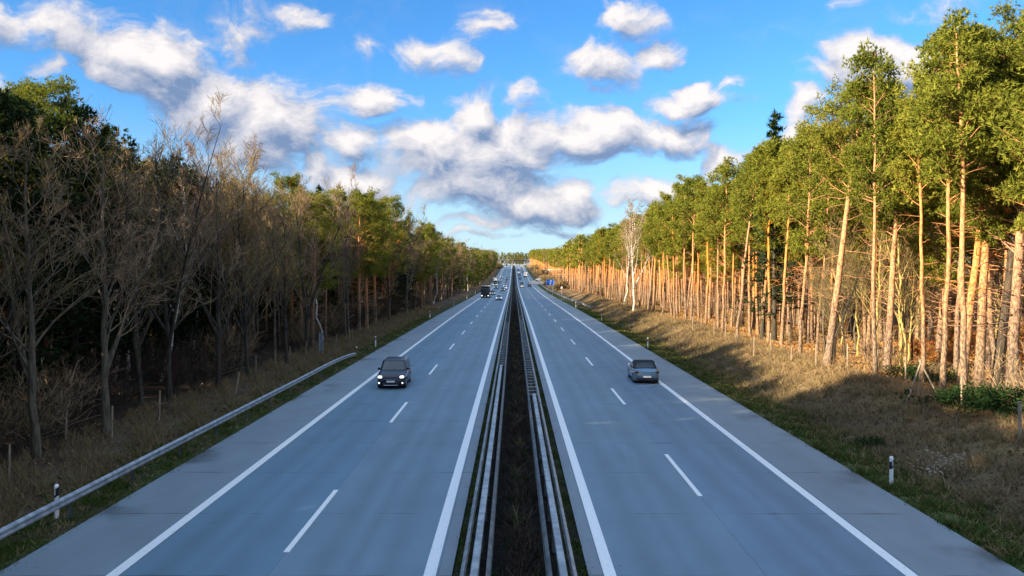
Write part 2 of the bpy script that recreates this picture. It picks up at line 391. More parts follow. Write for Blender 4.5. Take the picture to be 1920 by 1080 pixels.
def pine_bark():
    m = mat('pine_bark', (.3, .2, .1), .9); t = m.node_tree; b = t.nodes['Principled BSDF']; b.inputs['Specular IOR Level'].default_value = .2
    c = N(t, 'ShaderNodeTexCoord'); s = N(t, 'ShaderNodeSeparateXYZ'); t.links.new(c.outputs['Object'], s.inputs[0])
    n = N(t, 'ShaderNodeTexNoise'); n.inputs['Scale'].default_value = 5.5; n.inputs['Detail'].default_value = 8
    t.links.new(vm(t, 'MULTIPLY', c.outputs['Object'], (2, 2, .9)), n.inputs['Vector'])
    lo = mixc(t, mrange(t, n.outputs['Fac'], .4, .6), (.10, .07, .05), (.28, .185, .12))
    hi = mixc(t, mrange(t, n.outputs['Fac'], .4, .62), (.40, .155, .05), (.58, .28, .10))
    oi = N(t, 'ShaderNodeObjectInfo')
    h = mt(t, 'ADD', s.outputs[2], mt(t, 'MULTIPLY', mt(t, 'SUBTRACT', n.outputs['Fac'], .5), 5.0))
    cc = mixc(t, mrange(t, h, 1.5, 8.5), lo, hi)
    hsv = N(t, 'ShaderNodeHueSaturation'); t.links.new(cc, hsv.inputs['Color'])
    t.links.new(mt(t, 'MULTIPLY_ADD', oi.outputs['Random'], .5, .75), hsv.inputs['Value']); t.links.new(mt(t, 'MULTIPLY_ADD', oi.outputs['Random'], .35, .75), hsv.inputs['Saturation'])
    t.links.new(hsv.outputs[0], b.inputs['Base Color'])
    bp = N(t, 'ShaderNodeBump'); bp.inputs['Strength'].default_value = .8; bp.inputs['Distance'].default_value = .04
    t.links.new(n.outputs['Fac'], bp.inputs['Height']); t.links.new(bp.outputs[0], b.inputs['Normal'])
    return m
M['pine_bark'] = pine_bark()
M['oak_bark'] = noisy('mossy_grey_bark', (.025, .025, .018), (.065, .055, .042), 2.2, .95, bump=.6, stretch=(3, 3, .6))
M['oak_pale'] = noisy('pale_lichen_bark', (.055, .048, .034), (.14, .118, .08), 2.2, .95, bump=.5, stretch=(3, 3, .6))
M['moss_bark'] = noisy('yellow_lichen_bark', (.30, .23, .07), (.42, .34, .13), 3, .95, bump=.4, stretch=(3, 3, .6))
M['dark_bark'] = noisy('dark_old_bark', (.035, .028, .022), (.09, .07, .05), 2.5, .95, bump=.6, stretch=(3, 3, .6))
M['birch_bark'] = noisy('birch_bark', (.055, .05, .045), (.62, .60, .56), 2.6, .7, stretch=(1, 1, 3.5), lo=.38, hi=.48)
M['needles'] = leafy('pine_needles', [(.09, .108, .018), (.215, .24, .038), (.345, .355, .062)], .42)
M['needles_dark'] = leafy('spruce_needles', [(.010, .022, .012), (.022, .042, .018), (.04, .065, .024)], .2)
M['twig_tan'] = leafy('tan_twigs', [(.09, .065, .045), (.36, .26, .155), (.15, .105, .065)], 0)
M['twig_olive'] = leafy('olive_twigs', [(.06, .05, .028), (.30, .235, .11)], 0)
M['twig_rose'] = leafy('reddish_twigs', [(.13, .08, .065), (.30, .20, .155)], 0)
M['twig_dark'] = leafy('dark_twigs', [(.03, .022, .02), (.065, .048, .04)], 0)
M['leaf_brown'] = leafy('withered_beech_leaves', [(.32, .13, .03), (.48, .21, .06), (.22, .09, .03)], .3)
M['leaf_green'] = leafy('bramble_leaves', [(.012, .030, .012), (.028, .058, .018)], .2)
M['grass'] = leafy('grass_blades', [(.025, .05, .012), (.06, .10, .02), (.11, .12, .04)], .2)
M['dry'] = leafy('dry_grass_blades', [(.15, .11, .06), (.32, .24, .13), (.21, .15, .08)], .2)
M['litter'] = leafy('fallen_leaves', [(.07, .035, .02), (.16, .09, .055), (.25, .17, .11)], 0)
M['litter_gold'] = leafy('fallen_golden_leaves', [(.36, .16, .045), (.55, .31, .11), (.28, .14, .05)], 0)
M['chips'] = leafy('wood_chips', [(.36, .28, .20), (.50, .42, .33), (.26, .19, .13)], 0)
LT, LS = (.126, .195, .255), (.165, .215, .255)
M['road_l'] = road_material('concrete_slabs', -1, [-7.9, -4.05], [(-99, LS), (-9.65, (.102, .185, .255)), (-6.03, LT), (-1.85, (.165, .205, .245))], [])
M['road_r'] = road_material('concrete_slabs_right', 1, [4.3, 7.95], [(-99, (.165, .205, .245)), (2.2, LT), (6.18, (.118, .186, .258)), (9.95, LS)], [])

# ------------------------------------------------------------------ ground and road
def grid_mesh(name, xs, ys, zf, m, smooth=True):
    X, Y = np.meshgrid(xs, ys); Z = zf(X, Y)
    V = np.stack([X, Y, Z], -1).reshape(-1, 3); nx = len(xs)
    i = np.arange(len(ys) - 1)[:, None] * nx + np.arange(nx - 1)[None, :]
    i = i.ravel(); Fc = np.stack([i, i + 1, i + 1 + nx, i + nx], -1)
    return mesh_np(name, V, Fc, m, smooth=smooth)
xs = np.unique(np.round(np.concatenate([-np.geomspace(42, 3000, 18), np.arange(-42, -12.9, .6), [-12.9, -12.86, 12.7, 12.75, -6, -2, -1.0, 0, 1.3, 2, 6], np.arange(12.9, 42, .45), np.geomspace(42, 3000, 18)]), 3))
ys = np.concatenate([[-600, -300, -120, -60, -30], np.arange(-20, 250, .9), np.arange(250, 1300, 6), np.geomspace(1300, 5000, 10)])
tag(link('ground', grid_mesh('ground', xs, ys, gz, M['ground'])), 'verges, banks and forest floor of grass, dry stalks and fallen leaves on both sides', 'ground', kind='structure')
ry = np.concatenate([np.arange(-60, 1300, 4.0), [1400, 1600, 2000]])
def strip(name, x0, x1, m, lift, yy=None, nx=2):
    return grid_mesh(name, np.linspace(x0, x1, nx), ry if yy is None else yy, lambda X, Y: zr(Y) + lift, m)
tag(link('carriageway_left', strip('carriageway_left', -12.75, -1.52, M['road_l'], .0, nx=4)), 'left concrete carriageway with traffic coming towards the camera', 'road', kind='structure')
tag(link('carriageway_right', strip('carriageway_right', 1.84, 12.6, M['road_r'], .0, nx=4)), 'right concrete carriageway with traffic going away', 'road', kind='structure')
def solid(x, w, label, y1=1300):
    yy = ry[ry <= y1]
    o = link('edge_line', strip('edge_line', x - w / 2, x + w / 2, M['paint'], .004, yy)); tag(o, label, 'road marking', kind='structure')
solid(-9.83, .30, 'white edge line beside the left hard shoulder'); solid(-2.06, .30, 'white edge line left of the median')
solid(2.37, .30, 'white edge line right of the median'); solid(9.75, .30, 'white edge line beside the right hard shoulder')
def dashes(x, y0, label):
    mb = MB(); y = y0
    while y < 1000:
        a, b_ = x - .08, x + .08
        n = 2
        for k in range(n):
            ya, yb = y + 6 / n * k, y + 6 / n * (k + 1)
            za, zb = float(zr(ya)) + .005, float(zr(yb)) + .005
            mb.add([(a, ya, za), (b_, ya, za), (b_, yb, zb), (a, yb, zb)], [(0, 1, 2, 3)])
        y += 18
    tag(mb.build('lane_dashes', M['paint']), label, 'road marking', kind='structure')
dashes(-6.03, 3.03, 'white lane dashes on the left carriageway'); dashes(6.18, 8.3, 'white lane dashes on the right carriageway')
# slip road to the right far ahead, sunlight put into its pale colour
sy = [430, 455, 480, 505, 525, 540, 552, 562]; sxx = [12.4, 13.2, 15.2, 19.5, 26, 34, 44, 56]
V, Fq = [], []
for k, (y, x) in enumerate(zip(sy, sxx)):
    dx = sxx[min(k + 1, 7)] - sxx[max(k - 1, 0)]; dy = sy[min(k + 1, 7)] - sy[max(k - 1, 0)]; L = math.hypot(dx, dy)
    nx_, ny_ = dy / L, -dx / L
    for s_ in (-4.2, 4.2):
        X_, Y_ = x + nx_ * s_, y + ny_ * s_; V.append((X_, Y_, max(ground(X_, Y_), ground(x, y)) + .25))
    if k: Fq.append((2 * k - 2, 2 * k - 1, 2 * k + 1, 2 * k))
me = bpy.data.meshes.new('slip_road'); me.from_pydata(V, [], Fq); me.materials.append(noisy('sun_pale_concrete', (.33, .31, .28), (.42, .39, .35), .3, coords='Position'))
tag(link('slip_road', me), 'pale sunlit slip road curving off to the right in the distance', 'road', kind='structure')

# ------------------------------------------------------------------ guard rails
WP = [(0, 0), (.03, .02), (.08, .06), (.08, .11), (.03, .145), (.03, .165), (.08, .20), (.08, .25), (.03, .29), (0, .31), (-.01, .305), (.02, .28), (.068, .245), (.068, .205), (.018, .17), (.018, .14), (.068, .105), (.068, .065), (.02, .03), (-.01, .005)]
def extrude(profile, path, flip=1):
    """profile (out, up) swept along path of (x, y, z); out = flip * left-to-right normal"""
    rings = []
    for k, pnt in enumerate(path):
        a, b_ = path[max(k - 1, 0)], path[min(k + 1, len(path) - 1)]
        dx, dy = b_[0] - a[0], b_[1] - a[1]; L = math.hypot(dx, dy); nx_, ny_ = dy / L * flip, -dx / L * flip
        rings.append([(pnt[0] + nx_ * o, pnt[1] + ny_ * o, pnt[2] + u) for o, u in profile])
    return MB().loft(rings)
def along(x, y0, y1, step, z):
    n = max(1, int(round((y1 - y0) / step))); return [(x, y0 + (y1 - y0) * k / n, float(zr(y0 + (y1 - y0) * k / n)) + z) for k in range(n + 1)]
def cpost(x, y, z0, z1, w=.10, d=.06):
    mb = MB(); return mb.box(x - d / 2, x + d / 2, y - w / 2, y - w / 2 + .008, z0, z1).box(x - d / 2, x + d / 2, y + w / 2 - .008, y + w / 2, z0, z1).box(x - d / 2, x - d / 2 + .008, y - w / 2 + .008, y + w / 2 - .008, z0, z1)
# left verge rail
t = thing('guard_rail', 'galvanised single guard rail along the left hard shoulder, its far end bending into the verge', 'guard rail', (-13.4, 20, 0))
path = along(-13.38, -24, 50, 4, .44) + [(-13.42, 54, .43), (-13.5, 58, .40), (-13.62, 62, .30), (-13.75, 66, .14), (-13.9, 70, -.1)]
base = Vector(t.location)
def rel(path_): return [(a - base.x, b_ - base.y, c - base.z) for a, b_, c in path_]
extrude(WP, rel(path)).build('beam', M['galv'], t, smooth=False)
yy = -20.
while yy < 60:
    i = 0; xx = float(np.interp(yy, [q[1] for q in path], [q[0] for q in path]))
    o = cpost(-.05, 0, -.4, float(np.interp(yy, [q[1] for q in path], [q[2] for q in path])) + .22).build('post', M['galv_dull'], t, (xx - base.x, yy - base.y, 0)); yy += 4
# right verge rail further off
t = thing('guard_rail', 'distant guard rail along the right hard shoulder running up to the blue sign', 'guard rail', (13.9, 200, 0)); base = Vector(t.location)
pr = [(15.6, 160, .0), (15.0, 168, .3), (14.4, 178, .5), (14.0, 190, .55)] + [(13.9, y, float(zr(y)) + 1.1 * .5) for y in range(200, 480, 8)]
pr = [(a, b_, (c if b_ > 195 else c + float(zr(b_)) * .9)) for a, b_, c in pr]
extrude(WP, rel(pr), -1).build('beam', M['galv'], t)
for k in range(28):
    yy = 172 + k * 10.; xx = float(np.interp(yy, [q[1] for q in pr], [q[0] for q in pr])); zz = float(np.interp(yy, [q[1] for q in pr], [q[2] for q in pr]))
    cpost(0, 0, -1.0, .28, .12, .08).build('post', M['galv_dull'], t, (xx + .06 - base.x, yy - base.y, zz - base.z))
# the two median barriers: beam to the traffic, beam to the planting, rungs, and a cover box on the near stretch
def median(side, xf, xb, cover_end, rung_end, label):
    t = thing('median_barrier', label, 'guard rail', (xf, 20, 0)); base = Vector(t.location)
    def rl(pth): return [(a - base.x, b_ - base.y, c) for a, b_, c in pth]
    extrude(WP, rl(along(xf, -20, 900, 8, .44)), -1 if side < 0 else 1).build('front_beam', M['galv'], t)
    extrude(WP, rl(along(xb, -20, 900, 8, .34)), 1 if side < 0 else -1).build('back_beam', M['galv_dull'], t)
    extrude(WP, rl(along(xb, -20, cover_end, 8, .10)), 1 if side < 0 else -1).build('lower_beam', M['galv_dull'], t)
    xm = xf + (xb - xf) * .50
    ex = extrude([(-.075, 0), (-.09, .012), (-.09, .085), (-.075, .10), (.075, .10), (.09, .085), (.09, .012), (.075, 0)], rl(along(xm, -20, cover_end, 4, .72)))
    ex.build('cover_box', M['galv'], t)
    # rungs of the open stretch
    a0, a1 = min(xf, xb), max(xf, xb)
    y = 2.0; n = 0
    mb = MB(); mp_ = MB()
    while y < rung_end:
        if y >= cover_end - .5:
            z = float(zr(y)); MB().box(a0 - base.x, a1 - base.x, -.035, .035, .70, .745).build('rung', M['galv'], t, (0, y - base.y, z)); n += 1
        y += 1.333
    y = 8.0; n = 0
    while y < 400 and n < 95:
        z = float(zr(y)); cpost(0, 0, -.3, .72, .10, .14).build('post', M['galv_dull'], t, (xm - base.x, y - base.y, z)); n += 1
        y += 2.667 if y < 120 else 8
    return t
median(-1, -1.12, -.62, 56., 104, 'left median barrier with a flat steel cover nearer the camera and open rungs beyond')
median(1, 1.34, .86, 43., 110, 'right median barrier whose open rungs start nearer the camera than its twin')
# foundation faces between the beams

# ------------------------------------------------------------------ delineator posts
def delineator(x, y, label, facing=-1, rz=0):
    z = ground(x, y)
    t = thing('delineator_post', label, 'marker post', (x, y, z), rz, 'white delineator posts along the hard shoulders')
    def ring(z_, s_=1.): return [(-.06 * s_, .05 * s_, z_), (-.055 * s_, -.01, z_), (-.02, -.06 * s_, z_), (.02, -.06 * s_, z_), (.055 * s_, -.01, z_), (.06 * s_, .05 * s_, z_)]
    top = [(a, b_, c + (0 if b_ > 0 else -.03)) for a, b_, c in ring(1.02)]
    MB().loft([ring(-.1), ring(.62), ring(.9), top, [(a * .5, b_ * .5 + .01, 1.045) for a, b_, c in top]]).build('post_body', M['plastic_white'], t)
    # slanting black band wraps the post
    lo = [(a * 1.06, b_ * 1.06, .64 + a * .9) for a, b_, c in ring(0)]; hi = [(a * 1.06, b_ * 1.06, .90 + a * .9) for a, b_, c in ring(0)]
    MB().loft([lo, hi]).build('black_band', M['black'], t)
    MB().box(-.022, .022, -.0665, -.0625, .72, .88).build('reflector', M['reflector'], t)
    return t
for k, (x, y) in enumerate([(13.2, 27.8), (12.95, 77.), (13.0, 118.), (13.1, 168.), (13.1, 218.), (13.1, 268)]):
    delineator(x, y, ['white marker post on the grass beside the pale wood chips at the right', 'white marker post at the right verge level with the grey convertible', 'white marker post in front of the sunlit mound on the right', 'white marker post near the start of the distant right guard rail', 'small far marker post beside the right guard rail', 'farthest marker post on the right, just before the blue sign'][k])
for k, (x, y) in enumerate([(-14.0, 24.3), (-13.6, 78.6), (-13.4, 128), (-13.3, 178), (-13.3, 228), (-13.3, 278)]):
    delineator(x, y, ['white marker post standing behind the near left guard rail', 'white marker post on the left verge just past the end of the guard rail', 'white marker post on the left verge, second beyond the guard rail end', 'white marker post on the left verge, third beyond the guard rail end', 'small far marker post on the left verge beside the dark truck', 'farthest marker post on the left verge'][k])
t = thing('reflector_stake', 'short red and white stake at the far end of the left guard rail', 'marker post', (-13.95, 71, ground(-13.95, 71)))
MB().cyl((0, 0, -.1), (0, 0, .55), .035, .03, 8).build('stake', M['wood'], t); MB().box(-.05, .05, -.045, -.037, .42, .62).build('reflector', M['red'], t); MB().box(-.05, .05, -.045, -.037, .62, .8).build('cap', M['plastic_white'], t)

# ------------------------------------------------------------------ trees and plants
def tubes(P, R, n):
    """P (N,K,3) R (N,K) -> verts, quads of n-sided tapering tubes"""
    Nn, K, _ = P.shape
    T = np.gradient(P, axis=1); T /= np.linalg.norm(T, axis=2, keepdims=True) + 1e-9
    ref = np.where(np.abs(T[:, :1, 2:3]) > .9, np.array([1., 0, 0]), np.array([0, 0, 1.]))
    A = np.cross(T, np.broadcast_to(ref, T.shape)); A /= np.linalg.norm(A, axis=2, keepdims=True) + 1e-9
    B = np.cross(T, A)
    th = np.arange(n) * 2 * np.pi / n
    V = P[:, :, None, :] + R[:, :, None, None] * (np.cos(th)[None, None, :, None] * A[:, :, None, :] + np.sin(th)[None, None, :, None] * B[:, :, None, :])
    i = (np.arange(Nn)[:, None, None] * K + np.arange(K - 1)[None, :, None]) * n; j = np.arange(n)[None, None, :]; jn = (j + 1) % n
    Fq = np.stack([i + j, i + jn, i + n + jn, i + n + j], -1).reshape(-1, 4)
    return V.reshape(-1, 3), Fq
def merge(parts):
    V, Fs, b = [], [], 0
    for v, f in parts: V.append(v); Fs.append(f + b); b += len(v)
    k = {}
    for f in Fs: k.setdefault(f.shape[1], []).append(f)
    return np.concatenate(V), [np.concatenate(x) for x in k.values()]
def grow(r, P, R, nc, t0, t1, ang, lf, K, up=.25, wobble=.12, rf=.6, tip=.35, minlen=.15, lens=None):
    Nn, Kp, _ = P.shape
    seg = np.linalg.norm(np.diff(P, axis=1), axis=2).sum(1)
    idx = np.repeat(np.arange(Nn), nc); tt = t0 + (t1 - t0) * ((np.tile(np.arange(nc), Nn) + r.random(Nn * nc)) / nc)
    f = tt * (Kp - 1); i0 = np.minimum(f.astype(int), Kp - 2); fr = (f - i0)[:, None]
    S = P[idx, i0] * (1 - fr) + P[idx, i0 + 1] * fr
    R0 = R[idx, i0] * (1 - fr[:, 0]) + R[idx, i0 + 1] * fr[:, 0]
    T = P[idx, i0 + 1] - P[idx, i0]; T /= np.linalg.norm(T, axis=1, keepdims=True) + 1e-9
    rnd = r.normal(size=S.shape); rnd -= (rnd * T).sum(1, keepdims=True) * T; rnd /= np.linalg.norm(rnd, axis=1, keepdims=True) + 1e-9
    a = np.radians(ang[0] + (ang[1] - ang[0]) * r.random(len(S)))[:, None]
    D = T * np.cos(a) + rnd * np.sin(a); D[:, 2] += up; D /= np.linalg.norm(D, axis=1, keepdims=True)
    L = np.maximum(minlen, seg[idx] * lf * (1.05 - .55 * tt) * (.7 + .6 * r.random(len(S)))) if lens is None else lens(tt) * (.75 + .5 * r.random(len(S)))
    s = np.linspace(0, 1, K)
    bend = r.normal(size=(len(S), 3)) * wobble; bend2 = r.normal(size=(len(S), 3)) * wobble
    C = S[:, None] + L[:, None, None] * (D[:, None] * s[None, :, None] + bend[:, None] * (s ** 2)[None, :, None] + bend2[:, None] * (np.sin(s * 6) * .25 * s)[None, :, None])
    C[:, :, 2] += (L[:, None] * s ** 2 * up * .35)
    RR = (R0 * rf)[:, None] * (1 - (1 - tip) * s)[None, :]
    return C, RR
def trunk_line(r, H, K=12, lean=.03, wobble=.015, r0=.2, r1=.02, flare=.35):
    s = np.linspace(0, 1, K); lx, ly = r.normal() * lean, r.normal() * lean
    wx = np.cumsum(r.normal(size=K) * wobble); wy = np.cumsum(r.normal(size=K) * wobble); wx -= wx[0]; wy -= wy[0]
    P = np.stack([(lx * s + wx * .6) * H, (ly * s + wy * .6) * H, s * H], -1)[None]
    P[0, 0, 2] = -.5
    R = (r0 * (1 - s) ** .8 + r1)[None]; R[0, 0] *= 1 + flare
    return P, R
def blades(r, C, rad, k, ln, wd, flat=.6, upb=.45, tuft=6):
    """needle sprays: every clump holds k // tuft shoots, each a fan of needles from one point"""
    kt = max(1, k // tuft); n = len(C) * kt
    c = np.repeat(C, kt, axis=0); rr = np.repeat(rad, kt)[:, None]
    d = r.normal(size=(n, 3)); d /= np.linalg.norm(d, axis=1, keepdims=True)
    base = c + d * rr * np.array([1, 1, flat]) * (r.random((n, 1)) ** .4)
    ax = d + r.normal(size=d.shape) * .35; ax[:, 2] += upb; ax /= np.linalg.norm(ax, axis=1, keepdims=True)
    base = np.repeat(base, tuft, axis=0); ax = np.repeat(ax, tuft, axis=0)
    dr = ax + r.normal(size=ax.shape) * .5; dr /= np.linalg.norm(dr, axis=1, keepdims=True)
    side = np.cross(dr, r.normal(size=dr.shape)); side /= np.linalg.norm(side, axis=1, keepdims=True) + 1e-9
    m_ = len(base); l = ln * (.65 + .6 * r.random((m_, 1))); w = wd * (.6 + .8 * r.random((m_, 1)))
    base = base - ax * ln * .2
    V = np.stack([base - side * w * .5, base + side * w * .5, base + dr * l], 1).reshape(-1, 3)
    return V, np.arange(len(V)).reshape(-1, 3)
def leaves(r, C, rad, k, sz, flat=.8):
    n = len(C); c = np.repeat(C, k, axis=0); rr = np.repeat(rad, k)[:, None]
    d = r.normal(size=(n * k, 3)); d /= np.linalg.norm(d, axis=1, keepdims=True)
    p = c + d * rr * np.array([1, 1, flat]) * (r.random((n * k, 1)) ** .4)
    a = r.normal(size=d.shape); a /= np.linalg.norm(a, axis=1, keepdims=True); b_ = np.cross(a, r.normal(size=d.shape)); b_ /= np.linalg.norm(b_, axis=1, keepdims=True)
    s = sz * (.6 + .8 * r.random((n * k, 1)))
    V = np.stack([p - a * s * .5, p + b_ * s * .35, p + a * s * .5, p - b_ * s * .35], 1).reshape(-1, 3)
    return V, np.arange(len(V)).reshape(-1, 4)

def pine_arrays(seed, H, start, Rc, nl, k, ln, wd, r0=.2, lean=.03, low=6, sub=4, deadb=10, n0=10, cr=.5, top=1., wb=.006):
    r = np.random.default_rng(seed)
    P, R = trunk_line(r, H, 14, lean, wb, r0, .03)
    tr = [tubes(P, R, n0)]
    def lens(t):
        q = np.clip((t - start) / (1 - start), 0, 1); return Rc * (.16 + .98 * np.sqrt(np.clip(1 - q, 0, 1)) * (.45 + .75 * np.minimum(1, q * 3))) * .85
    L1, R1 = grow(r, P, R, nl, start, .985, (50, 88), 0, 6, up=.18 * top, wobble=.10, rf=.30, tip=.25, lens=lens)
    L2, R2 = grow(r, L1, R1, sub, .35, .95, (30, 60), .42, 4, up=.22, wobble=.12, rf=.6, tip=.4)
    tr += [tubes(L1, R1, 5), tubes(L2, R2, 3)]
    if deadb:
        D1, DR = grow(r, P, R, deadb, .18, start + .05, (65, 100), 0, 4, up=-.02, wobble=.22, rf=.16, tip=.3, lens=lambda t: np.full_like(t, Rc * .45))
        D2, DR2 = grow(r, D1, DR, 3, .3, .9, (30, 60), .5, 3, up=0, wobble=.2, rf=.6)
        tr += [tubes(D1, DR, 4), tubes(D2, DR2, 3)]
    C = np.concatenate([L1[:, -1], L1[:, 3], L2[:, -1], L2[:, 2], P[0, -1:]])
    rad = cr * (.7 + .6 * r.random(len(C)))
    keep = r.random(len(C)) > .2
    C, rad = C[keep], rad[keep]
    return merge(tr), blades(r, C, rad, k, ln, wd)
def spruce_arrays(seed, H, Rc, nl, k, ln, wd):
    r = np.random.default_rng(seed)
    P, R = trunk_line(r, H, 10, .01, .004, .16, .015)
    L1, R1 = grow(r, P, R, nl, .12, .99, (70, 95), 0, 5, up=.02, wobble=.05, rf=.3, lens=lambda t: Rc * (1.04 - t) ** .8)
    C = np.concatenate([L1[:, i] for i in (1, 2, 3, 4)] + [P[0, -2:]]); rad = np.full(len(C), .42) * np.concatenate([np.repeat(1 - .5 * (L1[:, 0, 2] / H), 1)] * 4 + [np.array([.3, .3])])
    return merge([tubes(P, R, 8), tubes(L1, R1, 4)]), blades(r, C, rad, k, ln, wd, .4, .1)
def bare_arrays(seed, H, n1=15, n2=6, n3=5, n4=4, start=.25, spread=.42, r0=.2, up=.35, lean=.03, tw=.55, forks=0, wob_=.02, droop=0.):
    r = np.random.default_rng(seed)
    P, R = trunk_line(r, H * .93, 12, lean, wob_, r0, .03)
    if forks:
        L0, RR0 = grow(r, P, R, forks, start * .6, start * 1.3, (18, 32), .75, 12, up=.15, wobble=.07, rf=.75, tip=.12)
    L1, R1 = grow(r, P, R, n1, start, .97, (35, 62), spread, 7, up=up, wobble=.13, rf=.48, tip=.25)
    if forks:
        a, b_ = grow(r, L0, RR0, n1 // 2, .25, .97, (32, 58), spread, 7, up=up, wobble=.13, rf=.5, tip=.25)
        L1 = np.concatenate([L1, a]); R1 = np.concatenate([R1, b_])
    L2, R2 = grow(r, L1, R1, n2, .25, .98, (28, 55), .48, 5, up=up * .6 - droop, wobble=.14, rf=.6, tip=.3)
    R2 = np.maximum(R2, .012)
    L3, R3 = grow(r, L2, R2, n3, .2, .98, (25, 55), .52, 4, up=up * .4 - droop * 1.5, wobble=.14, rf=.65, tip=.4, minlen=.3)
    R3 = np.maximum(R3, .009)
    L4, R4 = grow(r, L3, R3, n4, .15, .98, (20, 50), tw, 3, up=up * .3 - droop * 2, wobble=.12, rf=.7, tip=.5, minlen=.25)
    R4 = np.clip(R4, .006, .02)
    tr = [tubes(P, R, 9), tubes(L1, R1, 5)] + ([tubes(L0, RR0, 7)] if forks else [])
    return merge(tr), merge([tubes(L2, R2, 4), tubes(L3, R3, 3), tubes(L4, R4, 3)])
def bush_arrays(seed, H, n=16, n2=6, n3=4):
    r = np.random.default_rng(seed)
    a = r.random(n) * 6.28; t = r.random(n) * .8
    D = np.stack([np.cos(a) * t, np.sin(a) * t, np.ones(n)], -1)
    s = np.linspace(0, 1, 5)
    P = np.stack([np.cos(a) * .15, np.sin(a) * .15, np.full(n, -.1)], -1)[:, None] + D[:, None] * s[None, :, None] * H * (.6 + .5 * r.random((n, 1, 1)))
    P += r.normal(size=P.shape) * .05 * H * s[None, :, None]
    R = np.full((n, 5), .02) * (1 - .6 * s)[None]
    L2, R2 = grow(r, P, R, n2, .15, .98, (25, 60), .45, 4, up=.2, rf=.7, tip=.5)
    L3, R3 = grow(r, L2, np.maximum(R2, .008), n3, .2, .98, (25, 60), .5, 3, up=.15, rf=.8, tip=.6)
    return merge([tubes(P, R, 4)]), merge([tubes(L2, np.maximum(R2, .008), 3), tubes(L3, np.maximum(R3, .006), 3)]), L3[:, -1]

VAR = {}
def variant(key, arr, name_t, mt_, name_c, mc_, cat):
    (tv, tf), (cv_, cf) = arr
    a = mesh_np(name_t, tv, tf, M[mt_], smooth=True); b_ = mesh_np(name_c, cv_, cf, M[mc_])
    VAR[key] = (a, b_, cat)
# big roadside pines
for k in range(4):
    variant(f'heropine{k}', pine_arrays(150 + k, 19.5, [.60, .52, .58, .50][k], [3.8, 3.6, 4.0, 4.2][k], 62, 132, .20, .046, r0=.25, lean=.01, deadb=26, n0=12, cr=.56, sub=5, wb=.002), 'trunk', 'pine_bark', 'crown', 'needles', 'pine')
for k in range(4):
    variant(f'bigpine{k}', pine_arrays(100 + k, 19.5, [.36, .32, .40, .34][k], [4.2, 4.6, 3.8, 4.6][k], [72, 78, 66, 80][k], 132, .20, .046, r0=.27, lean=.01, deadb=22, n0=12, cr=.56, sub=5, wb=.003), 'trunk', 'pine_bark', 'crown', 'needles', 'pine')
for k in range(5):
    variant(f'pine{k}', pine_arrays(200 + k, 18.5, [.50, .55, .44, .50, .57][k], [2.7, 2.4, 3.0, 2.6, 2.4][k], 38, 66, .28, .07, r0=.145, lean=.02, deadb=14, n0=8, cr=.62, sub=4, wb=.005), 'trunk', 'pine_bark', 'crown', 'needles', 'pine')
for k in range(2):
    variant(f'youngpine{k}', pine_arrays(270 + k, 13, [.42, .5][k], [2.8, 2.5][k], 44, 90, .22, .052, r0=.13, lean=.02, deadb=8, n0=8, cr=.6, sub=4), 'trunk', 'pine_bark', 'crown', 'needles', 'pine')
for k in range(2):
    variant(f'lowpine{k}', pine_arrays(250 + k, 14, .12, [3.4, 3.0][k], 60, 34, .34, .11, r0=.16, lean=.02, deadb=0, n0=7, cr=.68, sub=4), 'trunk', 'oak_bark', 'crown', 'needles_dark', 'pine')
for k in range(2):
    variant(f'spruce{k}', spruce_arrays(300 + k, 17, [2.6, 3.1][k], 110, 26, .32, .075), 'trunk', 'oak_bark', 'crown', 'needles_dark', 'spruce')
tw = ['twig_tan', 'twig_olive', 'twig_tan', 'twig_olive', 'twig_rose', 'twig_tan']
for k in range(6):
    variant(f'bare{k}', bare_arrays(400 + k, 16, [18, 20, 17, 18, 22, 18][k], 6, 5, 3, [.22, .20, .24, .26, .26, .22][k], [.30, .28, .34, .26, .24, .30][k], [.15, .12, .18, .11, .12, .14][k], up=[.42, .5, .3, .55, .6, .5][k], forks=[1, 2, 1, 0, 0, 2][k], wob_=.007), 'trunk', ['oak_bark', 'oak_bark', 'oak_pale', 'oak_bark', 'oak_pale', 'oak_bark'][k], 'crown', tw[k], 'bare tree')
for k in range(2):
    variant(f'birch{k}', bare_arrays(500 + k, 17, 16, 6, 5, 5, .32, .30, .11, up=.6, lean=.05, forks=[0, 2][k], droop=.14), 'trunk', 'birch_bark', 'crown', 'twig_rose', 'birch')
for k in range(2):
    variant(f'thin{k}', bare_arrays(520 + k, 12, 12, 5, 4, 3, .2, .30, .075, up=.5, lean=.06), 'trunk', ['moss_bark', 'oak_pale'][k], 'crown', ['twig_olive', 'twig_tan'][k], 'bare tree')
dk = VAR['heropine1'][0].copy(); dk.materials.clear(); dk.materials.append(M['dark_bark']); VAR['darkpine'] = (dk, VAR['heropine1'][1], 'pine')
def place(key, x, y, H, rz, label, group=None, tilt=(0, 0), name=None, wide=1.):
    a, b_, cat = VAR[key]
    href = {'heropine': 19.5, 'darkpine': 19.5, 'bigpine': 19.5, 'pine': 18.5, 'spruce': 17, 'lowpine': 14, 'youngpine': 13, 'bare': 16, 'birch': 17, 'palebirch': 17, 'thin': 12}[key.rstrip('0123456789')]
    nm = name or {'pine': 'pine_tree', 'spruce': 'spruce_tree', 'bare tree': 'bare_tree', 'birch': 'birch_tree'}[cat]
    s = H / href
    t = thing(nm, label, cat, (x, y, ground(x, y)), 0, group)
    t.rotation_mode = 'ZYX'; t.rotation_euler = (tilt[0], tilt[1], rz); t.scale = (s * wide, s * wide, s)
    link('trunk', a, t); link('crown', b_, t)
    return t

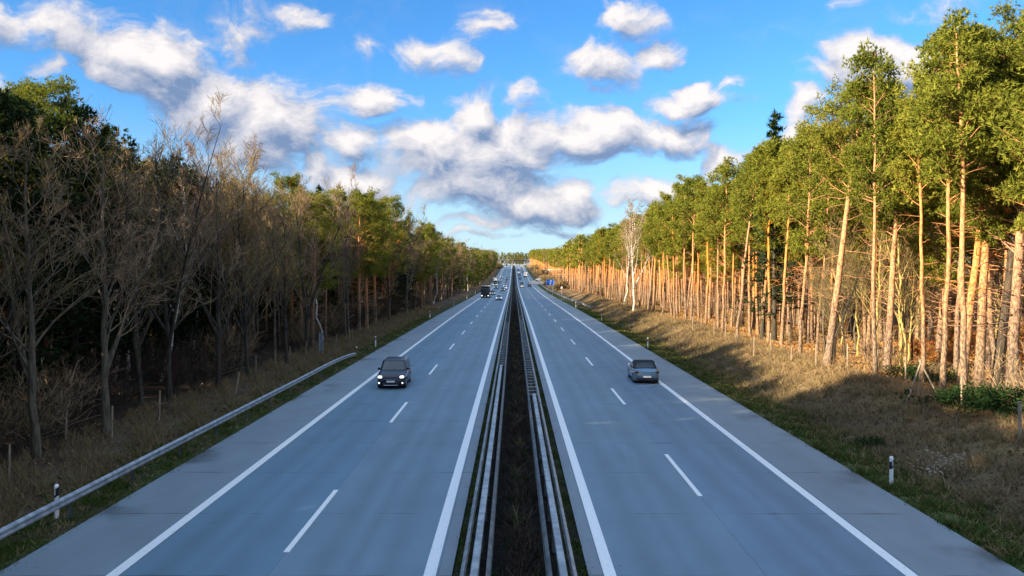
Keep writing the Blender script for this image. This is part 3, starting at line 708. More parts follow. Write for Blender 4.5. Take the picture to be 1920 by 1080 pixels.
used = []
def describe(x, y, tilt, wide, what):
    ln = ' leaning left' if tilt < -.022 else (' leaning right' if tilt > .03 else '')
    if x > 0:
        bands = [(45, 'behind the wood chips'), (58, 'level with the convertible'), (72, 'just beyond the convertible'), (88, 'behind the second marker post'), (105, 'behind the sunlit mound'), (128, 'behind the third marker post'), (155, 'near the forked birch'), (185, 'just past the forked birch'), (225, 'nearer than the triangular sign'), (270, 'behind the triangular sign'), (9999, 'behind the blue sign')]
        r = (x - 21.5) / 3.2
        rows = ['front row', 'second row', 'third row', 'fourth row', 'fifth row', 'deep inside']
    else:
        bands = [(36, 'left of the nearest trunk'), (44, 'by the nearest mossy trunk'), (54, 'level with the sport utility car'), (66, 'by the white birch stems'), (80, 'by the guard rail end'), (100, 'beyond the guard rail end'), (130, 'by the second left marker post'), (175, 'between the far left marker posts'), (230, 'beside the dark truck'), (9999, 'beyond the dark truck')]
        r = (-x - 19) / 3.2
        rows = ['front row', 'second row', 'third row', 'fourth row', 'fifth row', 'deep inside']
    b_ = next(q for lim, q in bands if y < lim)
    w = ('wide ' if wide > 1.07 else ('narrow ' if wide < .93 else ''))
    return f'{w}{what}{ln}, {rows[max(0, min(5, int(r)))]}, {b_}'
def free(x, y, d):
    for (a, b_) in used:
        if (a - x) ** 2 + (b_ - y) ** 2 < d * d: return False
    used.append((x, y)); return True
R_ = random.Random(3)
# ---- named trees on the right: pixel foot, bank height, height, kind
def foot(px, py, guess=1.2):
    z = guess
    for _ in range(12):
        x, y = at(px, py, z); z = ground(x, y)
    return x, y
hero = [
 (1552, 684, 17.6, 'heropine0', 'tall leaning pine with pale orange trunk, largest in front of the stand', (.0, .125)),
 (1664, 698, 15.8, 'heropine1', 'orange trunked pine beside the yellow lichened bare trees', (.0, .035)),
 (1805, 724, 17.5, 'heropine2', 'straight bright orange pine trunk behind the green bramble at the right', (.0, .08)),
 (1838, 728, 18.5, 'heropine3', 'thick paler pine trunk just right of the bright orange one at the right edge', (.0, .04)),
 (1868, 733, 18.5, 'darkpine', 'dark barked pine leaning towards the right edge of the photo', (.0, .10)),
 (1900, 738, 19.6, 'bigpine0', 'rightmost tall pine whose crown reaches the top corner', (.0, .02)),
 (1780, 640, 16.0, 'heropine2', 'pine with a stout short visible trunk above the orange leaves', (.0, .02)),
 (1430, 632, 17.5, 'pine2', 'pine with a short dark stump beside its foot on the mossy bank', (.0, .02)),
 (1722, 640, 17.8, 'bigpine3', 'pine behind the tripod stakes with a broad rounded crown', (.0, .0)),
 (1605, 632, 19.0, 'bigpine2', 'pine just behind the tall leaning pine', (.0, -.02)),
]
for (px, py, H, key, lab, tilt) in hero:
    x, y = foot(px, py); used.append((x, y))
    place(key, x, y, H, R_.random() * 6.28, lab, None, tilt)
bigl = [(1480, 628, 17.8), (1520, 640, 18.3), (1390, 612, 16.8), (1360, 606, 15.8), (1650, 640, 18.5), (1745, 655, 16.5), (1330, 600, 15.5), (1560, 628, 19.8), (1850, 690, 19.5), (1760, 690, 14)]
for k, (px, py, H) in enumerate(bigl):
    x, y = foot(px, py); 
    if free(x, y, 1.5):
        place(f'bigpine{k % 4}', x, y, H, R_.random() * 6.28, describe(x, y, 0, 1, ['broad crowned sunlit pine', 'tall broad green pine', 'stout trunked sunlit pine'][k % 3]), 'broad pines at the edge of the right stand', (R_.gauss(0, .02), R_.gauss(.02, .02)))
for k, (px, py, H) in enumerate([(1405, 610, 13), (1440, 615, 11), (1470, 622, 13.5), (1505, 625, 14), (1530, 632, 12), (1625, 655, 12.5), (1690, 650, 13), (1375, 604, 12.5), (1345, 600, 11), (1760, 640, 13), (1270, 590, 12)]):
    x, y = foot(px, py)
    if free(x, y, .8): place(f'youngpine{k % 2}', x, y, H, k * 1.3, describe(x, y, 0, 1, 'low branched younger green pine'), 'younger pines at the right wood edge', (R_.gauss(0, .02), R_.gauss(.01, .02)), name='young_pine')
# yellow lichened thin trees
for k, (px, py, H) in enumerate([(1692, 690, 11), (1700, 694, 9.5), (1610, 668, 9), (1640, 672, 8), (1720, 668, 10), (1580, 660, 8), (1745, 640, 12), (1890, 690, 10), (1870, 668, 11)]):
    x, y = foot(px, py); used.append((x, y))
    place('thin0', x, y, H, R_.random() * 6.28, describe(x, y, 0, 1, 'slender yellow lichened bare tree'), 'lichened bare trees among the right pines', (R_.gauss(0, .05), R_.gauss(0, .05)))
for k in range(22):
    px, py = R_.uniform(1540, 1915), R_.uniform(640, 700); x, y = foot(px, py)
    if free(x, y, .9): place(['thin1', 'bare1', 'thin0', 'bare3'][k % 4], x, y, R_.uniform(7, 11.5), R_.random() * 6.28, describe(x, y, 0, 1, ['tan twiggy small tree', 'olive small bare tree', 'yellow lichened sapling', 'crooked small bare tree'][k % 4]), 'small bare trees under the right pines', (R_.gauss(0, .05), R_.gauss(0, .05)))
# pale forked birch on the right
x, y = foot(1187, 588, 1.0); used.append((x, y))
_cc = VAR['birch1'][1].copy(); _cc.materials.clear(); _cc.materials.append(M['twig_tan']); VAR['palebirch'] = (VAR['birch1'][0], _cc, 'birch')
place('palebirch', x, y, 16.8, 1.2, 'large pale forked birch standing bare in front of the right hand pines', None, (0, .02), wide=1.15)
x, y = foot(1170, 585, 1.0); used.append((x, y))
place('birch0', x, y, 15, 1.2, 'smaller birch close beside the pale forked birch on the right', None, (0, -.03))
# the stand on the right
n = 0
cand = []
for row in range(14):
    yy = 24.
    while yy < 330:
        cand.append((21.8 + row * 2.9 + R_.uniform(-1.2, 1.2), yy + R_.uniform(-1.2, 1.2), row)); yy += 3.0 + .012 * yy + row * .12
# nearest and most visible first
cand.sort(key=lambda c: c[1] * .6 + c[2] * 11)
stand = []
for (x, y, row) in cand:
    if x / y > .70: continue
    if abs(x / y * F + VX - 1480) < 34 and y > 60 and row < 2: pass
    if free(x, y, 1.7 if row < 3 else 2.0): stand.append((x, y, row))
for k, (x, y, row) in enumerate(stand[:190]):
    H = R_.uniform(14.3, 17.8) + (1.5 if y < 60 else 0); tl, wd_ = R_.gauss(.01, .035), R_.uniform(.75, 1.15)
    place(f'pine{R_.randrange(5)}', x, y, H, R_.random() * 6.28, describe(x, y, tl, wd_, 'orange trunked slender pine'), 'slender pines of the right hand stand', (R_.gauss(0, .02), tl), wide=wd_)
# two dark spruces that break the right skyline
for k, (px, d, H, lab) in enumerate([(1452, 72, 20.5, 'dark spruce with a spire top rising above the right hand pines'), (1432, 78, 17.8, 'shorter dark spruce spire just left of the taller one')]):
    x, y = (px - VX) / F * d, d; place(f'spruce{k}', x, y, H, .4, lab)

# ---- left side
herol = [
 (62, 862, 12.5, 'bare2', 'nearest dark mossy trunk at the left edge with crooked bare limbs', 1.3),
 (-60, 880, 9.0, 'bare0', 'bare tree cut by the left edge of the photo', .4),
 (318, 752, 14.5, 'bare5', 'dark multi stemmed bare tree with green trunk by the near verge', 2.2),
 (262, 760, 14.0, 'bare3', 'dark narrow trunked bare tree between the nearest trunk and the multi stemmed one', 4.2),
 (420, 690, 15.0, 'bare1', 'olive tinted bare tree above the left guard rail', 3.2),
 (170, 742, 15.5, 'bare1', 'bare tree with pale upper limbs second from the left edge', 5.1),
 (480, 660, 16.0, 'bare4', 'straight bare tree with reddish twigs before the first green crowns', .7),
]
for (px, py, H, key, lab, rz) in herol:
    x, y = foot(px, py, 0.2); used.append((x, y)); place(key, x, y, H, rz, lab, None, (R_.gauss(0, .02), R_.gauss(0, .02)))
for k, (px, py, H, lab) in enumerate([(212, 722, 14, 'bright white birch stem with a bend in the dark wood on the left'), (238, 712, 14, 'greyer birch stem just right of the bright white one'), (300, 716, 13.5, 'leaning white birch stem left of the multi stemmed dark tree'), (686, 600, 17, 'slim pale birch by the left verge just beyond the guard rail end'), (808, 553, 16, 'pale birch standing alone near the far left verge'), (490, 560, 20, 'tall birch with rosy twigs rising over the left wood')]):
    x, y = foot(px, py, .2); used.append((x, y)); place(f'birch{k % 2}', x, y, H, k * 1.1, lab, None, (0, [.05, 0, .09, .03, .03, 0][k]))
for k, (px, d, H, key, lab) in enumerate([(90, 43, 16.8, 'bigpine1', 'round topped pine standing above the bare trees at the left edge'), (10, 44, 12.5, 'bigpine2', 'low dark pine behind the bare trees at the left edge'), (545, 88, 17.2, 'bigpine0', 'dark pine breaking the skyline of the left wood'), (610, 88, 14.5, 'pine2', 'green pine in front of the skyline of the left wood'), (330, 66, 14.5, 'bigpine3', 'pine half hidden behind the bare crowns on the left'), (430, 80, 16., 'pine0', 'slim pine with sunlit top behind the bare crowns on the left')]):
    x, y = (px - VX) / F * d, d; used.append((x, y)); place(key, x, y, H, k * 1.7, lab, None, (0, 0))
# the left wood
for (x, y) in [(-24.5, 22), (-23.5, 28.5), (-25, 33), (-24, 38), (-23.6, 43), (-25, 49), (-24, 55), (-25.5, 61), (-27, 67)]:
    if free(x, y, .6): place(f'lowpine{int(y) % 2}', x, y, R_.uniform(14.2, 15.4), R_.random() * 6.28, describe(x, y, 0, 1, 'dense dark conifer behind the bare trees'), 'dark conifers behind the left front trees', name='conifer_tree')
for k in range(150):
    row = k % 3; y = -26 + (k // 3) * 4.6 + R_.uniform(-1.2, 1.2); x = -28.5 - row * 4.5 + R_.uniform(-1.5, 1.5)
    if y > 110 and R_.random() < .35: continue
    if free(x, y, 1.5): place(f'lowpine{k % 2}', x, y, R_.uniform(12.8, 14.8) if x > -34 else R_.uniform(12.0, 14.2), R_.random() * 6.28, None, 'dark low branched conifers inside the left wood', name='conifer_tree')['label'] = describe(x, y, 0, 1., 'dark conifer branched to the ground')
for (x, y) in [(-20.5 - (k % 3) * 2.6 + R_.uniform(-.6, .6), -34 + k * 1.15) for k in range(52)]:
    if y < (23 if x > -23 else 19) and free(x, y, 1.2): place(f'lowpine{k % 2}', x, y, R_.uniform(15.4, 17.2), R_.random() * 6.28, 'conifer beside the bridge outside the left edge of the photo', 'conifers left of the photo edge', name='conifer_tree')
candl = []
for row in range(11):
    yy = 3.
    while yy < 330:
        candl.append((-19.3 - row * 3.2 + R_.uniform(-1.1, 1.1), yy + R_.uniform(-1.4, 1.4), row)); yy += 4.0 + .010 * yy + row * .2
for (x, y) in [(-20, -14), (-22, -8), (-19.5, -3), (-24, -18), (-27, -10), (-23, 1), (-26, 4), (-21, -22), (-29, -2)]: candl.append((x, y, 0))
candl.sort(key=lambda c: c[1] * .5 + c[2] * 10)
nb = npn = 0
left_far = []
for (x, y, row) in candl:
    if y > 30 and x / y < -.95: continue
    if 0 < y < 28 and x < -28: continue
    if not free(x, y, 2.0 if row < 3 else 2.4): continue
    q = R_.random(); near = y < 95; tl = R_.gauss(0, .035)
    pinep = (.0 if row < 2 else .25) if y < 76 else .46
    if q < pinep:
        if npn > 62: left_far.append((x, y)); continue
        npn += 1
        if R_.random() < .2: place(f'spruce{R_.randrange(2)}', x, y, R_.uniform(12, 18.5), R_.random() * 6.28, describe(x, y, 0, 1, 'dark spruce'), 'spruces of the left wood', (0, 0))
        else: place(['pine0', 'pine1', 'pine2', 'pine3', 'bigpine0', 'bigpine1'][R_.randrange(6)], x, y, R_.uniform(13.5, 16.0) if near else R_.uniform(14.5, 18), R_.random() * 6.28, describe(x, y, tl, 1, 'green topped pine'), 'pines of the left wood', (R_.gauss(0, .03), tl))
    else:
        if nb > 215: left_far.append((x, y)); continue
        nb += 1
        if R_.random() < .14 and (y > 70 or row > 1): place(f'birch{R_.randrange(2)}', x, y, R_.uniform(14, 18), R_.random() * 6.28, describe(x, y, tl, 1, 'thin pale birch'), 'birches of the left wood', (R_.gauss(0, .03), tl))
        else: v_ = R_.randrange(6); place(f'bare{v_}', x, y, R_.uniform(13.0, 16.0) if near else R_.uniform(14.5, 17.5), R_.random() * 6.28, describe(x, y, tl, 1, ['forked bare tree', 'olive twigged bare tree', 'thick stemmed bare tree', 'olive many stemmed bare tree', 'reddish twigged bare tree', 'dark forked bare tree'][v_]), 'bare trees of the left wood', (R_.gauss(0, .04), tl))

# ---- distant woods: one mass each
def stamp(arrs, places):
    """arrs: list of (V, faces, mat index); places: list of (variant, x, y, z, s, rz)"""
    V, Fd, b = [], {}, 0
    for (v, x, y, z, s, rz) in places:
        c, sn = math.cos(rz), math.sin(rz)
        for (vv, ff, mi) in arrs[v]:
            w = vv * s; w = np.stack([w[:, 0] * c - w[:, 1] * sn + x, w[:, 0] * sn + w[:, 1] * c + y, w[:, 2] + z], -1)
            V.append(w)
            for f in (ff if isinstance(ff, list) else [ff]): Fd.setdefault((f.shape[1], mi), []).append(f + b)
            b += len(vv)
    V = np.concatenate(V); Fs, mi = [], []
    for (k, m_), fl in Fd.items():
        f = np.concatenate(fl); Fs.append(f); mi.append(np.full(len(f), m_))
    return V, Fs, np.concatenate(mi)
far = []
for k in range(3):
    (tv, tf), (cv2, cf2) = pine_arrays(700 + k, 18.5, .48, 2.9, 16, 24, .62, .22, r0=.17, deadb=0, n0=5, cr=.7, sub=2)
    far.append([(tv, tf, 0), (cv2, cf2, 1)])
for k in range(2):
    (tv, tf), (cv2, cf2) = pine_arrays(750 + k, 18.5, .12, 3.6, 22, 24, .66, .24, r0=.17, deadb=0, n0=5, cr=.8, sub=2)
    far.append([(tv, tf, 0), (cv2, cf2, 1)])
for k in range(2):
    (tv, tf), (cv2, cf2) = bare_arrays(720 + k, 16, 10, 4, 3, 2, .2, .4, .14, up=.4)
    far.append([(tv, tf, 2), (cv2, cf2, 3)])
def far_wood(name, label, pts, low, pb, hmin, hmax):
    pl = []
    for (x, y) in pts:
        bare = R_.random() < pb; v = (5 + R_.randrange(2)) if bare else (3 + R_.randrange(2) if R_.random() < low else R_.randrange(3))
        pl.append((v, x, y, ground(x, y) - .3, R_.uniform(hmin, hmax) / (16 if bare else 18.5), R_.random() * 6.28))
    V, Fs, mi = stamp(far, pl)
    o = link(name, mesh_np(name, V, Fs, [M['pine_bark'], M['needles'], M['oak_bark'], M['twig_tan']], mi)); tag(o, label, 'woodland', kind='stuff')
pts = [(x, y) for (x, y, row) in stand[190:]]
yy = 330.
while yy < 1150:
    for row in range(5): pts.append((24 + row * 5 + R_.uniform(-2, 2) + (14 if 500 < yy < 570 else 0), yy + R_.uniform(-2, 2)))
    yy += 5.5
far_wood('distant_wood', 'distant part of the pine wood along the right carriageway', pts, 0, .10, 15.5, 19)
pts = list(left_far); yy = 330.
while yy < 790:
    for row in range(5): pts.append((-19 - row * 4.5 + R_.uniform(-2, 2), yy + R_.uniform(-2, 2)))
    yy += 5
far_wood('distant_wood', 'distant part of the mixed wood along the left carriageway', pts, .8, .40, 15, 19)
pts = [(R_.uniform(-110, 110), R_.uniform(1120, 1230)) for _ in range(330)]
far_wood('distant_wood', 'far off wood closing the end of the motorway', pts, 1, .25, 14, 19.5)
pts = [(-28 - abs(R_.gauss(0, 1)) * 60, R_.uniform(930, 1150)) for _ in range(150)]
far_wood('distant_wood', 'far off dark wood beyond the sunlit bushes on the left', pts, 1, .3, 12, 15)
# deep wood behind the first rows on both sides, so that the forest has depth
pts = []
for k in range(230):
    y = R_.uniform(35, 330); pts.append((-56 - R_.random() * 26, y))
for k in range(110): pts.append((-R_.uniform(40, 75), R_.uniform(38, 110)))
far_wood('deep_wood', 'inner depth of the left hand wood behind the roadside trees', pts, .8, .3, 12, 16)
pts = [(64 + R_.random() * 22, R_.uniform(50, 330)) for k in range(190)]
far_wood('deep_wood', 'inner depth of the right hand pine wood behind the front rows', pts, .4, .1, 17, 20)

# ---- bushes
BV = []
for k in range(4):
    (sv, sf), (tv, tf), tips = bush_arrays(600 + k, 2.4)
    BV.append((mesh_np('stems', sv, sf, M['oak_bark']), mesh_np('twigs', tv, tf, M['twig_dark'] if k < 2 else M['twig_tan']), tips))
def bush(k, x, y, s, label, group, name='bare_bush', cat='bush', leaf=None):
    t = thing(name, label, cat, (x, y, ground(x, y)), R_.random() * 6.28, group); t.scale = (s * 1.2, s * 1.2, s)
    link('stems', BV[k][0], t); link('twigs', BV[k][1], t)
    if leaf is not None: link('foliage', leaf, t)
    return t
for k in range(85):
    y = 24 + (k / 85) ** 1.5 * 190; x = -19.0 - abs(R_.gauss(0, 3.2)) - .3
    sz_ = R_.uniform(.7, 1.6); bush(R_.randrange(3) if R_.random() < .8 else 3, x, y, sz_, describe(x, y, 0, sz_, 'dark leafless bush'), 'bare bushes along the left wood')
for k in range(26):
    y = 30 + (k / 26) ** 1.4 * 200; x = 21.5 + abs(R_.gauss(0, 4))
    sz_ = R_.uniform(.35, 1.2); bush(2 + R_.randrange(2), x, y, sz_, describe(x, y, 0, sz_ + .2, 'tan leafless bush'), 'bare bushes among the right pines')
rl = np.random.default_rng(55)
LB = [mesh_np('foliage', *leaves(rl, BV[k][2], np.full(len(BV[k][2]), .18), 9, .11), M['leaf_brown']) for k in (2, 3)]
for k, (px, py, s) in enumerate([(1775, 668, 1.0), (1800, 690, .8), (1755, 690, .7), (1790, 650, 1.1), (1905, 660, 1.1), (1830, 668, .9), (1912, 690, .9), (1735, 676, .7), (1770, 640, 1.2), (1860, 650, 1.0)]):
    x, y = foot(px, py); bush(2 + k % 2, x, y, s * .8, 'low beech bush holding orange brown leaves between the right hand trunks', 'orange leaved beech bushes on the right', 'beech_bush', 'bush', LB[k % 2])
GB = mesh_np('foliage', *leaves(rl, rl.normal(size=(60, 3)) * np.array([.8, .6, .28]) + np.array([0, 0, .45]), np.full(60, .35), 45, .10), M['leaf_green'])
for k, (px, py, s, lab) in enumerate([(1850, 768, 1.35, 'largest dark green bramble below the orange pine trunks'), (1880, 775, 1.2, 'dark green bramble right of the largest one'), (1815, 765, 1.0, 'bramble at the foot of the thin fence post'), (1755, 718, 1.1, 'green bramble behind the tripod of stakes'), (1710, 712, .9, 'green bramble left of the tripod of stakes'), (1636, 838, .5, 'small dark green tuft on the grass bank'), (1640, 660, .6, 'small green bramble under the lichened trees')]):
    x, y = foot(px, py); t = thing('bramble_bush', lab, 'bush', (x, y, ground(x, y)), k * 1.3); t.scale = (s, s, s * .9); link('foliage', GB, t); link('stems', BV[0][0], t).scale = (.35, .35, .3)

# ------------------------------------------------------------------ grass, dry stalks, fallen leaves, chips
def field(name, label, n, fx, fy, h, w, m, spread=.5, kind='blade', k=5, clump=True):
    r = np.random.default_rng(sum(map(ord, label)))
    y = fy(r.random(n)); x = fx(r.random(n), y, r); z = gz(x, y)
    cl = np.clip(.5 + .9 * wob(x, y, 1.7, len(label) * .37) + .35 * wob(x, y, 6.1, 1.3), 0, 1)
    if clump: kp = r.random(len(x)) < .25 + .9 * cl; x, y, z, cl = x[kp], y[kp], z[kp], cl[kp]; n = len(x)
    cl = np.repeat(cl, k)
    x = np.repeat(x, k) + r.normal(size=n * k) * .06; y = np.repeat(y, k) + r.normal(size=n * k) * .06; z = np.repeat(z, k)
    N_ = n * k
    if kind == 'blade':
        hh = h * (.5 + r.random(N_)) * ((.45 + 1.0 * cl) if clump else 1); a = r.random(N_) * 6.28; ww = w * (.6 + .8 * r.random(N_))
        lean = r.normal(size=(N_, 2)) * spread
        b0 = np.stack([x - np.cos(a) * ww / 2, y - np.sin(a) * ww / 2, z - .02], -1); b1 = np.stack([x + np.cos(a) * ww / 2, y + np.sin(a) * ww / 2, z - .02], -1)
        tp = np.stack([x + lean[:, 0] * hh, y + lean[:, 1] * hh, z + hh], -1)
        V = np.stack([b0, b1, tp], 1).reshape(-1, 3); Fc = np.arange(len(V)).reshape(-1, 3)
    else:
        s = h * (.5 + r.random((N_, 1))); nrm = r.normal(size=(N_, 3)) * .5 + np.array([0, 0, 1]); nrm /= np.linalg.norm(nrm, axis=1, keepdims=True)
        a = np.cross(nrm, r.normal(size=(N_, 3))); a /= np.linalg.norm(a, axis=1, keepdims=True); b_ = np.cross(nrm, a); c = np.stack([x, y, z + .03 + r.random(N_) * .04], -1)
        V = np.stack([c - a * s, c - b_ * s * w, c + a * s, c + b_ * s * w], 1).reshape(-1, 3); Fc = np.arange(len(V)).reshape(-1, 4)
    tag(link(name, mesh_np(name, V, Fc, M[m])), label, cat_of(name), kind='stuff')
def cat_of(n): return n.replace('_', ' ')
ynear = lambda a, b_, p=1.7: (lambda u: a + (b_ - a) * u ** p)
uni = lambda a, b_: (lambda u, y, r: a + (b_ - a) * u)
field('grass', 'short green grass between the left hard shoulder and the guard rail', 10000, uni(-14.7, -12.60), ynear(15, 130), .10, .035, 'grass', .7)
field('grass', 'green grass along the right hard shoulder', 19000, lambda u, y, r: 12.62 + 2.9 * u ** 1.2 + .4 * np.sin(y * .35) * u, ynear(16, 160), .13, .04, 'grass', .7)
field('grass', 'grass strip left of the left median barrier', 2600, uni(-1.5, -1.2), ynear(9, 120), .10, .03, 'grass', .6)
field('grass', 'grass strip right of the right median barrier', 2600, uni(1.42, 1.82), ynear(9, 120), .10, .03, 'grass', .6)
field('dry_grass', 'pale dead grass on the left verge behind the guard rail', 9500, lambda u, y, r: -15.0 - 4.2 * u + r.normal(size=len(u)) * .4, ynear(18, 170), .34, .035, 'dry', .45)
field('dry_grass', 'dead grass and stalks on the shaded right bank', 17000, lambda u, y, r: 15.0 + 6.0 * u + r.normal(size=len(u)) * .4, ynear(18, 200), .30, .04, 'dry', .7)
field('dry_grass', 'sunlit dead grass on the mounds under the right hand pines', 8000, lambda u, y, r: 19 + 12 * u, ynear(38, 220), .26, .05, 'dry', .8)
field('leaf_litter', 'brown fallen leaves scattered behind the left guard rail', 9000, lambda u, y, r: -14.4 - 5.5 * u, ynear(18, 100), .05, .7, 'litter', kind='leaf', k=2)
field('leaf_litter', 'brown fallen leaves over the right bank', 9000, lambda u, y, r: 14.0 + 6 * u, ynear(20, 100), .05, .7, 'litter', kind='leaf', k=2)
field('leaf_litter', 'golden fallen leaves on the sunlit floor of the right hand wood', 14000, lambda u, y, r: 21.5 + 14 * u, ynear(32, 130, 1.3), .075, .7, 'litter_gold', kind='leaf', k=3)
field('leaf_litter', 'dark dead leaves and twigs in the planted median', 5000, lambda u, y, r: -.5 + 1.3 * u, ynear(9, 140), .035, .6, 'twig_dark', kind='leaf', k=2)
field('dry_grass', 'dark dead stalks in the planted median', 1600, lambda u, y, r: .15 + r.normal(size=len(u)) * .22, ynear(9, 200), .22, .02, 'twig_dark', .5)
field('weeds', 'rough dark green weeds between the median barriers', 520, lambda u, y, r: .15 + r.normal(size=len(u)) * .30, ynear(9, 150), .26, .05, 'leaf_green', .7)
field('weeds', 'tangled dark brown weeds between the median barriers', 2600, lambda u, y, r: .15 + r.normal(size=len(u)) * .30, ynear(9, 150), .24, .04, 'twig_dark', .8)
field('weeds', 'pale dead stalks standing in the planted median', 420, lambda u, y, r: .25 + r.normal(size=len(u)) * .14, ynear(9, 120), .30, .022, 'dry', .7, k=3)
field('grass', 'green tufts scattered over the shaded right bank', 1500, lambda u, y, r: 15 + 3.5 * u ** 2, ynear(18, 120), .16, .05, 'grass', .7)
field('dry_grass', 'dead tufts in the green strip along the right hard shoulder', 2200, lambda u, y, r: 12.5 + 2.6 * u, ynear(16, 120), .14, .04, 'dry', .8)
field('dry_grass', 'dead tufts in the green strip in front of the left guard rail', 1800, lambda u, y, r: -12.6 - 2.2 * u, ynear(16, 120), .12, .04, 'dry', .8)
field('grass', 'green tufts among the dead grass behind the left guard rail', 2600, lambda u, y, r: -14.2 - 2.2 * u ** 1.5, ynear(18, 140), .15, .05, 'grass', .7)
cx, cy = foot(1768, 872, -.1)
def chips(n=1300):
    r = np.random.default_rng(4); a = r.random(n) * 6.28; q = np.abs(r.normal(size=n)) * .5
    return cx + np.cos(a) * q * .85, cy + np.sin(a) * q * 1.4
_cx, _cy = chips()
field('wood_chips', 'pale heap of scattered wood chips right of the near marker post', 1300, lambda u, y, r: _cx, lambda u: _cy, .06, .5, 'chips', kind='leaf', k=3, clump=False)

# ------------------------------------------------------------------ fence posts, stakes, branches
for k, (px, py, h) in enumerate([(1805, 781, 1.5), (1916, 838, 1.6), (1590, 692, 1.6), (1531, 684, 1.4), (1484, 678, 1.1), (1447, 681, 1.5), (1414, 668, 1.5), (1383, 652, 1.5), (1360, 640, 1.6), (1339, 632, 1.5), (1646, 703, 1.5), (1315, 618, 1.4), (1299, 612, 1.4), (1700, 716, 1.4)]):
    x, y = foot(px, py); t = thing('fence_post', ['thin fence post in front of the green bramble', 'stout fence post at the right edge of the photo', 'fence post just right of the leaning pine'][k] if k < 3 else 'thin weathered fence post on the right bank', 'fence post', (x, y, ground(x, y)), k, None if k < 3 else 'fence posts along the right bank')
    r_ = .045 if k != 1 else .07
    MB().cyl((0, 0, -.3), (R_.gauss(0, .03), R_.gauss(0, .03), h), r_, r_ * .85, 8).build('post', M['wood'], t); MB().cyl((0, 0, h * .96), (0, 0, h * .96 + .02), r_ * 1.1, n=8).build('wire_staple', M['galv_dull'], t)
for k, (px, py, h) in enumerate([(295, 790, 1.5), (437, 742, 1.4), (405, 700, 1.4), (478, 702, 1.3), (515, 690, 1.3), (543, 680, 1.3), (572, 668, 1.3), (205, 822, 1.4), (118, 826, 1.2), (630, 650, 1.2), (660, 640, 1.3), (655, 636, 1.3), (10, 905, 1.3)]):
    x, y = foot(px, py, 0.); t = thing('fence_post', ['tall fence post in the pale grass behind the left guard rail', 'leaning fence post pair member beside the bent stake on the left'][k] if k < 2 else 'thin fence post along the edge of the left wood', 'fence post', (x, y, ground(x, y)), k, None if k < 2 else 'fence posts along the left wood')
    tl = .28 if k == 1 else R_.gauss(0, .04)
    MB().cyl((0, 0, -.3), (tl * h, R_.gauss(0, .03), h), .045, .04, 8).build('post', M['wood'], t)
x, y = foot(1727, 752, 1.0); t = thing('tripod_stakes', 'tripod of three long wooden stakes on the right bank', 'stakes', (x, y, ground(x, y)))
for (a, b_) in ((-.75, .1), (.05, .3), (.95, -.35)):
    MB().cyl((a, b_, -.3 + ground(x + a, y + b_) - ground(x, y)), (-a * .08, -b_ * .08, 2.0), .045, .035, 8).build('stake', M['wood'], t)
x, y = foot(602, 664, 0.); t = thing('steel_frame_post', 'pale steel frame with a blue grey panel at the left wood edge', 'post', (x, y, ground(x, y)), .2)
MB().cyl((-.2, 0, -.2), (-.2, 0, 2.0), .03, n=8).build('upright', M['galv'], t); MB().cyl((.12, 0, -.2), (.12, 0, 2.05), .03, n=8).build('upright', M['galv'], t); MB().box(-.17, .09, -.01, .01, .3, 1.8).build('panel', noisy('blue_grey_panel', (.10, .15, .2), (.16, .22, .28), 2), t)
def fallen(px, py, L, rz, label):
    x, y = foot(px, py, 0.); r = np.random.default_rng(px)
    P = np.array([[[0, 0, .1], [L * .35, 0, .3], [L * .7, .1, .35], [L, 0, .55]]], float); R = np.array([[.07, .055, .04, .02]])
    L1, R1 = grow(r, P, R, 7, .25, .95, (30, 60), .45, 4, up=.15, wobble=.15, rf=.6); L2, R2 = grow(r, L1, R1, 5, .2, .95, (30, 60), .5, 3, up=.1, wobble=.15, rf=.6)
    t = thing('fallen_branch', label, 'branch', (x, y, ground(x, y)), rz)
    v, f = tubes(P, R, 6); link('limb', mesh_np('limb', v, f, M['oak_pale'], smooth=True), t); v, f = merge([tubes(L1, R1, 4), tubes(L2, np.maximum(R2, .008), 3)]); link('twigs', mesh_np('twigs', v, f, M['twig_tan']), t)
fallen(110, 752, 4.2, .1, 'long pale fallen branch lying among the dark bushes on the left')
fallen(12, 806, 2.2, .5, 'forked pale fallen branch at the left edge')
fallen(435, 676, 2.6, .7, 'pale broken branch sticking up under the left wood')
fallen(1640, 640, 3.4, 2.6, 'pale fallen branch between the right hand trunks')
x, y = foot(1438, 634); t = thing('tree_stump', 'short dark stump on the mossy bank under the right hand pines', 'stump', (x - .9, y - 1.5, ground(x - .9, y - 1.5)))
v, f = tubes(np.array([[[0, 0, -.2], [0, 0, .3], [.05, 0, 1.2], [.08, 0, 1.9]]], float), np.array([[.30, .21, .18, .15]]), 9); link('stump', mesh_np('stump', v, f, M['oak_bark'], smooth=True), t)
MB().cyl((.08, 0, 1.89), (.08, 0, 1.93), .15, .13, 9).build('broken_top', M['wood'], t)

